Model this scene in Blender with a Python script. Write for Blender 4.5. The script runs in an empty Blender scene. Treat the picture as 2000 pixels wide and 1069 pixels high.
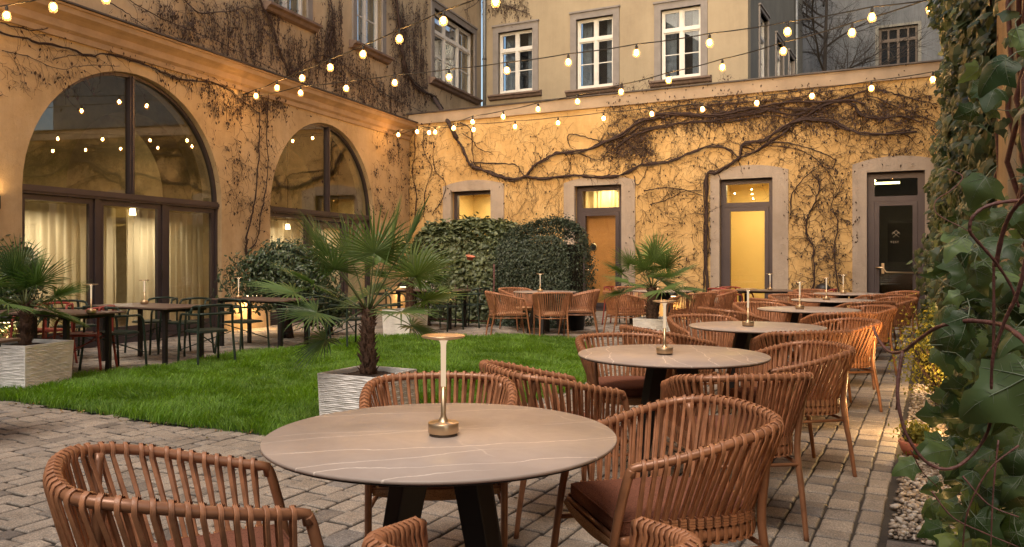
import bpy, bmesh, math, random
import numpy as np
from mathutils import Vector, Matrix
PI = math.pi
R = random.Random(11)
scene = bpy.context.scene
COL = bpy.data.collections.new("courtyard"); scene.collection.children.link(COL)
F = 1575.0; CU = 1000.0; CV = 508.0; HC = 1.30     # focal length and principal point of the 2000 px wide photograph, eye height

# ------------------------------------------------------------------ coordinates
def px(u, v, Y):                       # point at depth Y
    return Vector(((u-CU)/F*Y, Y, HC-(v-CV)/F*Y))
def pz(u, v, z):                       # point at height z
    Y = (HC-z)*F/(v-CV)
    return Vector(((u-CU)/F*Y, Y, z))
class Fr:                              # a wall frame: local x runs along it, local y goes into the building
    def __init__(s, ox, oy, ang):
        s.ox, s.oy, s.a = ox, oy, ang
        s.c, s.s = math.cos(ang), math.sin(ang)
    def w(s, x, y, z=0.0):
        return Vector((s.ox+x*s.c-y*s.s, s.oy+x*s.s+y*s.c, z))
    def hit(s, u, v, y=0.0):           # local x, z where the sight line u, v meets the plane at local y
        k = (u-CU)/F
        bx, by = s.ox-y*s.s, s.oy+y*s.c
        x = (k*by-bx)/(s.c-k*s.s)
        Y = by+x*s.s
        return x, HC-(v-CV)/F*Y
GR = Fr(0, 0, math.atan2(-.463, .886))                 # the paving grid: x across, y towards the rear wing
LW = Fr(-5.22, 14.5, math.atan2(.936, .351))           # face of the arched wing
BW = Fr(GR.w(0, 17.56).x, GR.w(0, 17.56).y, GR.a)      # face of the low rear wing
ub = LW.w(12.2, 0)
UB = Fr(ub.x, ub.y, GR.a)                              # upper facade behind
ANG_G = GR.a

# ------------------------------------------------------------------ mesh builder
class MB:
    def __init__(s): s.v=[]; s.f=[]; s.mi=[]; s.sm=[]
    def add(s, vs, fs, mi=0, smooth=False):
        n=len(s.v); s.v.extend([tuple(p) for p in vs])
        for f in fs: s.f.append([i+n for i in f]); s.mi.append(mi); s.sm.append(smooth)
    def box(s, x0,x1,y0,y1,z0,z1, mi=0, M=None):
        if x0>x1: x0,x1=x1,x0
        if y0>y1: y0,y1=y1,y0
        if z0>z1: z0,z1=z1,z0
        vs=[Vector(p) for p in ((x0,y0,z0),(x1,y0,z0),(x1,y1,z0),(x0,y1,z0),(x0,y0,z1),(x1,y0,z1),(x1,y1,z1),(x0,y1,z1))]
        if M is not None: vs=[M@p for p in vs]
        s.add(vs, [(0,3,2,1),(4,5,6,7),(0,1,5,4),(1,2,6,5),(2,3,7,6),(3,0,4,7)], mi)
    def tube(s, pts, r, n=8, mi=0, cap=True, flat=1.0):
        pts=[Vector(p) for p in pts]; m=len(pts)
        rs = r if isinstance(r,(list,tuple)) else [r]*m
        t=[(pts[min(i+1,m-1)]-pts[max(i-1,0)]) for i in range(m)]
        t=[q.normalized() if q.length>1e-9 else Vector((0,0,1)) for q in t]
        up = Vector((0,0,1)) if abs(t[0].z)<.9 else Vector((1,0,0))
        nx = t[0].cross(up).normalized(); vs=[]
        for i in range(m):
            nx = (nx - t[i]*nx.dot(t[i]))
            nx = nx.normalized() if nx.length>1e-6 else t[i].orthogonal().normalized()
            ny = t[i].cross(nx)
            for k in range(n):
                a=2*PI*k/n
                vs.append(pts[i]+nx*(math.cos(a)*rs[i])+ny*(math.sin(a)*rs[i]*flat))
        fs=[]
        for i in range(m-1):
            for k in range(n):
                k2=(k+1)%n
                fs.append((i*n+k, i*n+k2, (i+1)*n+k2, (i+1)*n+k))
        if cap: fs.append(tuple(range(n))[::-1]); fs.append(tuple((m-1)*n+k for k in range(n)))
        s.add(vs, fs, mi, n>4)
    def lathe(s, prof, n=32, c=(0,0,0), mi=0, smooth=True, closed=True):
        vs=[]; m=len(prof)
        for (r,z) in prof:
            for k in range(n):
                a=2*PI*k/n; vs.append((c[0]+r*math.cos(a), c[1]+r*math.sin(a), c[2]+z))
        fs=[]
        for i in range(m-1):
            for k in range(n):
                k2=(k+1)%n; fs.append((i*n+k,i*n+k2,(i+1)*n+k2,(i+1)*n+k))
        if closed:
            fs.append(tuple(range(n))[::-1]); fs.append(tuple((m-1)*n+k for k in range(n)))
        s.add(vs, fs, mi, smooth)
    def prism(s, poly, z0, z1, mi=0):  # poly in xy
        n=len(poly)
        s.add([(x,y,z0) for x,y in poly]+[(x,y,z1) for x,y in poly],
              [tuple(range(n))[::-1], tuple(range(n,2*n))]+[(i,(i+1)%n,n+(i+1)%n,n+i) for i in range(n)], mi)
    def build(s, name, mats, parent=None, loc=None, rz=None):
        me=bpy.data.meshes.new(name); me.from_pydata(s.v, [], s.f); me.update()
        if not isinstance(mats,(list,tuple)): mats=[mats]
        for m in mats: me.materials.append(m)
        me.polygons.foreach_set('material_index', s.mi); me.polygons.foreach_set('use_smooth', s.sm)
        o=bpy.data.objects.new(name, me); COL.objects.link(o)
        if parent is not None: o.parent=parent
        if loc is not None: o.location=loc
        if rz is not None: o.rotation_euler=(0,0,rz)
        return o
def npmesh(name, V, Fc, mats, tone=None, parent=None, smooth=False, nf=None, mi=None):
    """V (n,3) array, Fc (m,k) array of equal-length faces, tone (n,) stored as a point attribute"""
    me=bpy.data.meshes.new(name); n=len(V); m,k=Fc.shape
    me.vertices.add(n); me.vertices.foreach_set('co', np.ascontiguousarray(V,dtype=np.float32).ravel())
    me.loops.add(m*k); me.loops.foreach_set('vertex_index', Fc.astype(np.int32).ravel())
    me.polygons.add(m); me.polygons.foreach_set('loop_start', (np.arange(m)*k).astype(np.int32))
    me.polygons.foreach_set('loop_total', np.full(m,k,dtype=np.int32))
    me.polygons.foreach_set('use_smooth', np.full(m,bool(smooth)))
    if mi is not None: me.polygons.foreach_set('material_index', mi.astype(np.int32))
    me.update(calc_edges=True)
    if tone is not None:
        at=me.attributes.new('tone','FLOAT','POINT'); at.data.foreach_set('value', np.ascontiguousarray(tone,dtype=np.float32))
    for q in (mats if isinstance(mats,(list,tuple)) else [mats]): me.materials.append(q)
    o=bpy.data.objects.new(name, me); COL.objects.link(o)
    if parent is not None: o.parent=parent
    return o
def thing(name, label, cat, loc=(0,0,0), rz=0.0, group=None):
    o=bpy.data.objects.new(name, None); COL.objects.link(o); o.empty_display_size=.1
    o.location=loc; o.rotation_euler=(0,0,rz); o['label']=label; o['category']=cat
    if group: o['group']=group
    return o
def tag(o, label=None, cat=None, group=None, kind=None):
    if label: o['label']=label
    if cat: o['category']=cat
    if group: o['group']=group
    if kind: o['kind']=kind
    return o
def kids(o): return [c for c in bpy.data.objects if c.parent is o]
def copy_tree(root, loc, rz, label, scale=None):
    def cp(o, par):
        c=o.copy(); COL.objects.link(c)
        if par is not None: c.parent=par
        for ch in KIDS.get(o.name, []): cp(ch, c)
        return c
    r=cp(root,None); r.location=loc; r.rotation_euler=(0,0,rz); r['label']=label
    if scale: r.scale=(scale,)*3
    return r
KIDS={}
def remember(root):
    def go(o):
        ks=kids(o); KIDS[o.name]=ks
        for k in ks: go(k)
    go(root)
def bevel(o, w=.004, seg=2, ang=35):
    m=o.modifiers.new('bevel','BEVEL'); m.width=w; m.segments=seg; m.limit_method='ANGLE'; m.angle_limit=math.radians(ang)
    return o
def crom(P, n):                        # Catmull-Rom through P, n samples a span
    P=[Vector(p) for p in P]; out=[]
    for i in range(len(P)-1):
        a=P[max(i-1,0)]; b=P[i]; c=P[i+1]; d=P[min(i+2,len(P)-1)]
        for k in range(n):
            t=k/n
            out.append(.5*((2*b)+(c-a)*t+(2*a-5*b+4*c-d)*t*t+(3*b-a-3*c+d)*t**3))
    out.append(P[-1]); return out

# ------------------------------------------------------------------ materials
def newmat(name):
    m=bpy.data.materials.new(name); m.use_nodes=True; nt=m.node_tree
    b=nt.nodes['Principled BSDF']; return m, nt, b
def N(nt, t, **kw):
    n=nt.nodes.new(t)
    for k,v in kw.items():
        if k in n.inputs: n.inputs[k].default_value=v
        else: setattr(n,k,v)
    return n
def L(nt,a,b): nt.links.new(a,b)
def ramp(nt, fac, stops):
    r=nt.nodes.new('ShaderNodeValToRGB'); L(nt,fac,r.inputs[0])
    e=r.color_ramp.elements
    while len(e)<len(stops): e.new(.5)
    for i,(p,c) in enumerate(stops): e[i].position=p; e[i].color=(*c,1)
    return r
def rgb(c): return (*c,1)
def mat(name, col, rough=.6, metal=0.0, var=.15, vs=6.0, bump=0.0, bs=40.0, spec=.5, col2=None, detail=4, rnd=0):
    m,nt,b=newmat(name)
    tc=N(nt,'ShaderNodeTexCoord'); no=N(nt,'ShaderNodeTexNoise',Scale=vs,Detail=detail,Roughness=.6); L(nt,tc.outputs['Object'],no.inputs['Vector'])
    c1=tuple(max(0,x*(1-var)) for x in col); c2=col2 or tuple(min(1,x*(1+var)) for x in col)
    r=ramp(nt,no.outputs['Fac'],[(.3,c1),(.7,c2)]); bc=r.outputs[0]
    if rnd>0:
        oi=N(nt,'ShaderNodeObjectInfo'); mr=N(nt,'ShaderNodeMapRange'); mr.inputs['To Min'].default_value=1-rnd; mr.inputs['To Max'].default_value=1+rnd; L(nt,oi.outputs['Random'],mr.inputs['Value'])
        hv=N(nt,'ShaderNodeHueSaturation'); L(nt,mr.outputs[0],hv.inputs['Value']); L(nt,bc,hv.inputs['Color']); bc=hv.outputs[0]
    L(nt,bc,b.inputs['Base Color'])
    b.inputs['Roughness'].default_value=rough; b.inputs['Metallic'].default_value=metal; b.inputs['Specular IOR Level'].default_value=spec
    if bump>0:
        n2=N(nt,'ShaderNodeTexNoise',Scale=bs,Detail=3); L(nt,tc.outputs['Object'],n2.inputs['Vector'])
        bp=N(nt,'ShaderNodeBump',Strength=bump,Distance=.01); L(nt,n2.outputs['Fac'],bp.inputs['Height']); L(nt,bp.outputs[0],b.inputs['Normal'])
    return m
def emit(name, col, s):
    m,nt,b=newmat(name); nt.nodes.remove(b); e=N(nt,'ShaderNodeEmission',Strength=s); e.inputs[0].default_value=rgb(col)
    L(nt,e.outputs[0],nt.nodes['Material Output'].inputs[0]); return m
def leafmat(name, dark, light, rough=.45, trans=.25, spec=.4):
    m,nt,b=newmat(name)
    at=N(nt,'ShaderNodeAttribute',attribute_name='tone')
    r=ramp(nt,at.outputs['Fac'],[(0,dark),(.75,light),(1,tuple(min(1,x*1.5) for x in light))]); L(nt,r.outputs[0],b.inputs['Base Color'])
    b.inputs['Roughness'].default_value=rough; b.inputs['Specular IOR Level'].default_value=spec
    tr=N(nt,'ShaderNodeBsdfTranslucent'); mx=N(nt,'ShaderNodeMixShader'); mx.inputs[0].default_value=trans
    hs=N(nt,'ShaderNodeHueSaturation',Saturation=1.2,Value=1.6); L(nt,r.outputs[0],hs.inputs['Color']); L(nt,hs.outputs[0],tr.inputs[0])
    L(nt,b.outputs[0],mx.inputs[1]); L(nt,tr.outputs[0],mx.inputs[2]); L(nt,mx.outputs[0],nt.nodes['Material Output'].inputs[0])
    return m
def glassmat(name, tint=(1,1,1), ior=1.7, rough=.0, refl=(1,1,1)):
    m,nt,b=newmat(name); nt.nodes.remove(b)
    t=N(nt,'ShaderNodeBsdfTransparent'); t.inputs[0].default_value=rgb(tint)
    g=N(nt,'ShaderNodeBsdfGlossy',Roughness=rough); g.inputs[0].default_value=rgb(refl)
    f=N(nt,'ShaderNodeLayerWeight',Blend=.5); pw=N(nt,'ShaderNodeMath',operation='POWER'); pw.inputs[1].default_value=4.0; L(nt,f.outputs['Facing'],pw.inputs[0])
    ma=N(nt,'ShaderNodeMath',operation='MULTIPLY_ADD'); r0=((ior-1)/(ior+1))**2; ma.inputs[1].default_value=1-r0; ma.inputs[2].default_value=r0; L(nt,pw.outputs[0],ma.inputs[0]); mx=N(nt,'ShaderNodeMixShader')
    L(nt,ma.outputs[0],mx.inputs[0]); L(nt,t.outputs[0],mx.inputs[1]); L(nt,g.outputs[0],mx.inputs[2]); L(nt,mx.outputs[0],nt.nodes['Material Output'].inputs[0])
    return m
def stucco(name, c1, c2, c3, streak=.14, bump=.6, speck=.7):
    m,nt,b=newmat(name); tc=N(nt,'ShaderNodeTexCoord')
    big=N(nt,'ShaderNodeTexNoise',Scale=.75,Detail=9,Roughness=.68); L(nt,tc.outputs['Object'],big.inputs['Vector'])
    r=ramp(nt,big.outputs['Fac'],[(.28,c1),(.5,c2),(.74,c3)])
    mp=N(nt,'ShaderNodeMapping'); mp.inputs['Scale'].default_value=(5,5,.5); L(nt,tc.outputs['Object'],mp.inputs['Vector'])
    st=N(nt,'ShaderNodeTexNoise',Scale=1.0,Detail=5,Roughness=.7); L(nt,mp.outputs[0],st.inputs['Vector'])
    sr=ramp(nt,st.outputs['Fac'],[(.25,(1-streak,)*3),(.6,(1,1,1))])
    mu=N(nt,'ShaderNodeMix',data_type='RGBA',blend_type='MULTIPLY'); mu.inputs[0].default_value=1
    L(nt,r.outputs[0],mu.inputs[6]); L(nt,sr.outputs[0],mu.inputs[7])
    sp=N(nt,'ShaderNodeTexNoise',Scale=38,Detail=3,Roughness=.7); L(nt,tc.outputs['Object'],sp.inputs['Vector'])
    pr=ramp(nt,sp.outputs['Fac'],[(.27,(.55,.5,.45)),(.36,(1,1,1))])
    m2=N(nt,'ShaderNodeMix',data_type='RGBA',blend_type='MULTIPLY'); m2.inputs[0].default_value=speck
    L(nt,mu.outputs[2],m2.inputs[6]); L(nt,pr.outputs[0],m2.inputs[7]); L(nt,m2.outputs[2],b.inputs['Base Color'])
    b.inputs['Roughness'].default_value=.92; b.inputs['Specular IOR Level'].default_value=.15
    fb=N(nt,'ShaderNodeTexNoise',Scale=45,Detail=6,Roughness=.7); L(nt,tc.outputs['Object'],fb.inputs['Vector'])
    lb=N(nt,'ShaderNodeTexNoise',Scale=7,Detail=3); L(nt,tc.outputs['Object'],lb.inputs['Vector'])
    ad=N(nt,'ShaderNodeMath',operation='MULTIPLY_ADD'); ad.inputs[1].default_value=2.2
    L(nt,lb.outputs['Fac'],ad.inputs[0]); L(nt,fb.outputs['Fac'],ad.inputs[2])
    bp=N(nt,'ShaderNodeBump',Strength=bump,Distance=.012); L(nt,ad.outputs[0],bp.inputs['Height']); L(nt,bp.outputs[0],b.inputs['Normal'])
    return m
M={}
M['wall']=stucco('ochre_stucco',(.38,.275,.155),(.555,.42,.255),(.66,.53,.35))
M['wallb']=stucco('yellow_stucco',(.36,.235,.10),(.56,.375,.165),(.66,.475,.24))
M['upper']=stucco('beige_render',(.27,.22,.16),(.325,.27,.195),(.37,.31,.225),.10,.15)
M['upperl']=stucco('peach_upper_render',(.34,.26,.17),(.47,.365,.245),(.56,.45,.31),.15,.3)
M['side']=stucco('grey_render',(.13,.13,.125),(.17,.168,.158),(.21,.205,.19),.25,.15)
M['grey']=stucco('blue_grey_render',(.085,.095,.11),(.11,.12,.14),(.135,.145,.165),.3,.15)
M['stone']=stucco('pitted_stone',(.29,.24,.20),(.37,.31,.26),(.42,.36,.305),.15,.6,.4)
M['cornice']=mat('cornice_plaster',(.40,.285,.185),.85,var=.18,vs=3,bump=.2,bs=30)
M['parapet']=mat('parapet_plaster',(.33,.255,.185),.85,var=.2,vs=2,bump=.2,bs=30)
M['flash']=mat('lead_flashing',(.07,.06,.06),.55,.3,var=.3,vs=4)
M['sill']=mat('brown_sill',(.16,.11,.09),.75,var=.3,vs=6,bump=.2)
M['surround']=mat('grey_surround',(.21,.19,.185),.8,var=.12,vs=4,bump=.1)
M['whitef']=mat('white_paint',(.62,.61,.60),.4,var=.05)
M['alu']=mat('dark_aluminium',(.075,.060,.068),.42,.35,var=.12,vs=2)
M['brownw']=mat('brown_wood',(.025,.010,.008),.5,var=.3)
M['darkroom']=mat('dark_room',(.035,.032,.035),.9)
M['roomwarm']=mat('warm_room_plaster',(.55,.45,.28),.9)
M['roomyellow']=mat('yellow_room_wall',(.78,.60,.30),.85,var=.05,vs=1)
M['glass']=glassmat('window_glass',(.66,.72,.68),2.2)
M['glassb']=glassmat('door_glass',(.9,.92,.88),1.6)
M['glassup']=glassmat('old_glass',(.7,.75,.8),1.7)
M['curtup']=mat('net_curtain',(.42,.42,.43),.9,var=.2,vs=8)
def curtainmat():
    m,nt,b=newmat('linen_curtain'); tc=N(nt,'ShaderNodeTexCoord')
    w=N(nt,'ShaderNodeTexNoise',Scale=120,Detail=2); L(nt,tc.outputs['Object'],w.inputs['Vector'])
    r=ramp(nt,w.outputs['Fac'],[(.3,(.50,.44,.34)),(.7,(.66,.58,.46))]); L(nt,r.outputs[0],b.inputs['Base Color']); b.inputs['Roughness'].default_value=.95
    tr=N(nt,'ShaderNodeBsdfTranslucent'); tr.inputs[0].default_value=rgb((.85,.72,.5)); mx=N(nt,'ShaderNodeMixShader'); mx.inputs[0].default_value=.5
    L(nt,b.outputs[0],mx.inputs[1]); L(nt,tr.outputs[0],mx.inputs[2]); L(nt,mx.outputs[0],nt.nodes['Material Output'].inputs[0]); return m
M['curtain']=curtainmat()
M['frame']=mat('terracotta_metal',(.31,.140,.070),.33,.15,var=.22,vs=12,rnd=.1,bump=.03,bs=90)
M['cord']=mat('rust_cord',(.385,.17,.083),.40,var=.30,vs=22,rnd=.14,bump=.12,bs=300)
M['cordl']=mat('pale_rust_cord',(.40,.19,.105),.5,var=.22,vs=14,bump=.12,bs=300)
def fabric(name,c1,c2):
    m,nt,b=newmat(name); tc=N(nt,'ShaderNodeTexCoord')
    v=N(nt,'ShaderNodeTexVoronoi',Scale=210); L(nt,tc.outputs['Object'],v.inputs['Vector'])
    n=N(nt,'ShaderNodeTexNoise',Scale=150,Detail=3); L(nt,tc.outputs['Object'],n.inputs['Vector'])
    mx=N(nt,'ShaderNodeMath',operation='ADD'); L(nt,v.outputs['Distance'],mx.inputs[0]); L(nt,n.outputs['Fac'],mx.inputs[1])
    r=ramp(nt,mx.outputs[0],[(.45,c1),(1.0,c2)]); L(nt,r.outputs[0],b.inputs['Base Color']); b.inputs['Roughness'].default_value=.95; b.inputs['Specular IOR Level'].default_value=.1
    bp=N(nt,'ShaderNodeBump',Strength=.6,Distance=.003); L(nt,v.outputs['Distance'],bp.inputs['Height']); L(nt,bp.outputs[0],b.inputs['Normal']); return m
M['cushion']=fabric('rust_fabric',(.07,.028,.019),(.235,.098,.062))
M['seat']=fabric('woven_seat',(.30,.13,.06),(.60,.34,.18))
M['green']=mat('dark_green_metal',(.018,.034,.026),.45,.2,var=.15)
M['red']=mat('brick_red_metal',(.27,.045,.032),.45,.1,var=.15)
M['black']=mat('black_steel',(.022,.019,.019),.5,.3,var=.2)
M['brass']=mat('satin_brass',(.62,.46,.29),.32,.85,var=.06,vs=3)
M['brassd']=mat('dark_bronze',(.10,.07,.05),.5,.5)
M['tabler']=mat('brown_slat_top',(.115,.075,.06),.5,.05,var=.12,vs=8)
M['soil']=mat('dark_soil',(.035,.022,.016),.95,var=.5,vs=40,bump=.8,bs=60)
M['planter']=mat('chalk_planter',(.76,.74,.72),.85,var=.16,vs=5,bump=.4,bs=60)
M['terra']=mat('terracotta_pot',(.50,.17,.10),.8,var=.18,vs=9,bump=.1)
M['plasticp']=mat('black_plastic_pot',(.02,.02,.022),.4)
M['rust']=mat('rusty_iron',(.10,.045,.04),.8,.3,var=.4,vs=18,bump=.4)
M['cable']=mat('black_cable',(.012,.011,.010),.6)
M['bulb']=emit('bulb_glow',(1.0,.61,.25),165.0)
M['led']=emit('lamp_led',(1.0,.66,.32),22.0)
M['stemlit']=emit('painted_stem_glow',(1.0,.72,.46),.36)  # emission paints the LED light that falls on the upper stem
M['shade']=emit('shade_glow',(1.0,.72,.38),5.0)
M['strip']=emit('ceiling_light_strip',(.98,.85,.40),4.0)
M['vine']=mat('vine_bark',(.038,.021,.018),.9,var=.35,vs=25,bump=.7,bs=80)
M['twig']=mat('dry_twig',(.034,.019,.016),.9,var=.35,vs=10)
M['deadleaf']=mat('dead_leaf',(.06,.036,.028),.9,var=.5,vs=14)
M['redstem']=mat('red_vine_stem',(.115,.045,.036),.55,var=.4,vs=60,bump=.3,bs=220)
M['palmleaf']=leafmat('palm_leaf',(.032,.068,.020),(.135,.205,.062),.38,.3,.4)
M['palmbark']=mat('palm_fibre',(.085,.045,.028),.95,var=.55,vs=30,bump=.9,bs=90)
M['laurel']=leafmat('laurel_leaf',(.026,.046,.026),(.08,.12,.055),.35,.12,.5)
M['ivyh']=leafmat('hedge_ivy_leaf',(.042,.062,.034),(.16,.19,.09),.45,.12,.45)
M['yew']=leafmat('yew_leaf',(.022,.036,.025),(.065,.090,.055),.5,.08,.4)
M['ivy']=leafmat('ivy_leaf',(.022,.040,.020),(.095,.135,.062),.42,.2,.5)
M['ivybig']=leafmat('broad_ivy_leaf',(.024,.052,.018),(.11,.165,.065),.46,.32,.36)
M['vein']=mat('leaf_vein',(.14,.18,.11),.5)
M['boxleaf']=leafmat('box_leaf',(.10,.12,.025),(.30,.27,.06),.5,.4,.3)
M['grass']=leafmat('grass_blade',(.050,.115,.015),(.19,.33,.055),.5,.4,.3)
M['lawnsoil']=mat('lawn_soil',(.02,.035,.010),.95,var=.4,vs=12)
M['flower']=leafmat('white_blossom',(.5,.48,.5),(.8,.78,.8),.6,.3)

def halo_shell():  # clear shell with orange emission, painting the halo round a bulb
    m,nt,b=newmat('painted_halo'); nt.nodes.remove(b); t=N(nt,'ShaderNodeBsdfTransparent'); t.inputs[0].default_value=(1,.80,.52,1)
    e=N(nt,'ShaderNodeEmission',Strength=1.0); e.inputs[0].default_value=(1,.42,.10,1); a=N(nt,'ShaderNodeAddShader')
    L(nt,t.outputs[0],a.inputs[0]); L(nt,e.outputs[0],a.inputs[1]); L(nt,a.outputs[0],nt.nodes['Material Output'].inputs[0]); return m
M['halo_shell']=halo_shell()
EXPO=1.2
# ------------------------------------------------------------------ walls with openings
def top_at(o, x):
    xa,xb,zb,t=o
    if isinstance(t,tuple):
        c=(xa+xb)/2; h=(xb-xa)/2
        if t[0]=='arch': return t[1]+math.sqrt(max(0,h*h-(x-c)**2))
        rise=t[2]; rad=(h*h+rise*rise)/(2*rise)
        return t[1]+rise-rad+math.sqrt(max(0,rad*rad-(x-c)**2))
    return t
def wall(mb, x0,x1,z0,z1, ops=(), y0=0.0, th=.4, mi=0, topf=None, rev=True, back=True):
    ops=sorted(ops); xs={x0,x1}
    for o in ops:
        xs.update((o[0],o[1]))
        if isinstance(o[3],tuple):
            n=28 if o[3][0]=='arch' else 10; c=(o[0]+o[1])/2; h=(o[1]-o[0])/2
            for k in range(1,n): xs.add(c-h*math.cos(PI*k/n))
    if topf:
        for k in range(1,12): xs.add(x0+(x1-x0)*k/12)
    xs=sorted(xs); T=topf or (lambda x:z1)
    def quad(a,b,za0,za1,zb0,zb1):
        if max(za1-za0, zb1-zb0)<1e-5: return
        mb.add([(a,y0,za0),(b,y0,zb0),(b,y0,zb1),(a,y0,za1)],[(0,1,2,3)],mi)
        if back: mb.add([(a,y0+th,za0),(b,y0+th,zb0),(b,y0+th,zb1),(a,y0+th,za1)],[(3,2,1,0)],mi)
    for a,b in zip(xs,xs[1:]):
        m=(a+b)/2; o=[q for q in ops if q[0]<m<q[1]]
        if not o: quad(a,b,z0,T(a),z0,T(b)); mb.add([(a,y0,T(a)),(b,y0,T(b)),(b,y0+th,T(b)),(a,y0+th,T(a))],[(0,1,2,3)],mi)
        else:
            o=o[0]
            if o[2]>z0: quad(a,b,z0,o[2],z0,o[2]); mb.add([(a,y0,o[2]),(b,y0,o[2]),(b,y0+th,o[2]),(a,y0+th,o[2])],[(0,1,2,3)],mi)
            ta,tb=top_at(o,a),top_at(o,b); quad(a,b,ta,T(a),tb,T(b))
            mb.add([(a,y0,ta),(b,y0,tb),(b,y0+th,tb),(a,y0+th,ta)],[(3,2,1,0)],mi)
            mb.add([(a,y0,T(a)),(b,y0,T(b)),(b,y0+th,T(b)),(a,y0+th,T(a))],[(0,1,2,3)],mi)
    for o in ops:
        for x,fl in ((o[0],1),(o[1],0)):
            t=top_at(o,x) if not isinstance(o[3],tuple) else o[3][1]
            q=[(x,y0,o[2]),(x,y0,t),(x,y0+th,t),(x,y0+th,o[2])]
            mb.add(q,[(0,1,2,3) if fl else (3,2,1,0)],mi)
    for x,fl in ((x0,0),(x1,1)):
        q=[(x,y0,z0),(x,y0,T(x)),(x,y0+th,T(x)),(x,y0+th,z0)]; mb.add(q,[(0,1,2,3) if fl else (3,2,1,0)],mi)
def at(fr, name, label, cat, group=None):
    return thing(name,label,cat,(fr.ox,fr.oy,0),fr.a,group)
def extrude_x(mb, prof, x0, x1, mi=0):            # prof in (y,z), closed
    n=len(prof)
    mb.add([(x0,y,z) for y,z in prof]+[(x1,y,z) for y,z in prof],
           [tuple(range(n)), tuple(range(n,2*n))[::-1]]+[(i,n+i,n+(i+1)%n,(i+1)%n) for i in range(n)], mi)

# ================================================================== LEFT: arched wing
LB=at(LW,'arched_wing','ochre stuccoed wing with two big arched windows, left of the lawn','building')
XC=7.19; CZ=4.86
A1=(-3.9,0.0,0.0,('arch',2.27,1.95)); A2=(1.38,5.34,0.0,('arch',2.30,1.98))
mb=MB(); wall(mb,-15,XC,0,CZ,[(-9.2,-5.3,0.0,('arch',2.27,1.95)),A1,A2],th=.42); mb.build('wall',M['wall'],LB)
def uwin(fr, box, y=0.0):
    (u0,v0,u1,v1)=box; xa,_=fr.hit(u0,v0,y); xb,_=fr.hit(u1,v1,y); return xa,xb
w1=( *uwin(LW,(536,0,603,0)), 6.36, 8.45); w2=(*uwin(LW,(699,0,749,0)),6.40,8.45); w3=(*uwin(LW,(850,0,928,0)),6.42,8.40)
UW=[w1,w2,w3]
mb=MB(); wall(mb,-15,12.2,CZ-.05,12.5,[w for w in UW],y0=.06,th=.4); mb.build('upper_wall',M['upperl'],LB)
mb=MB(); p=[(.2,CZ-.42),(-.04,CZ-.42),(-.05,CZ-.34),(-.10,CZ-.30),(-.11,CZ-.2),(-.17,CZ-.15),(-.24,CZ-.11),(-.25,CZ-.035),(-.28,CZ-.03),(-.28,CZ),(.2,CZ+.05)]
extrude_x(mb,p,-15,XC-.02); mb.build('cornice',M['cornice'],LB)
mb=MB(); extrude_x(mb,[(.055,CZ+.08),(-.31,CZ+.004),(-.31,CZ+.03),(.055,CZ+.12)],-15,XC-.02); mb.build('flashing',M['flash'],LB)

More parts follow.
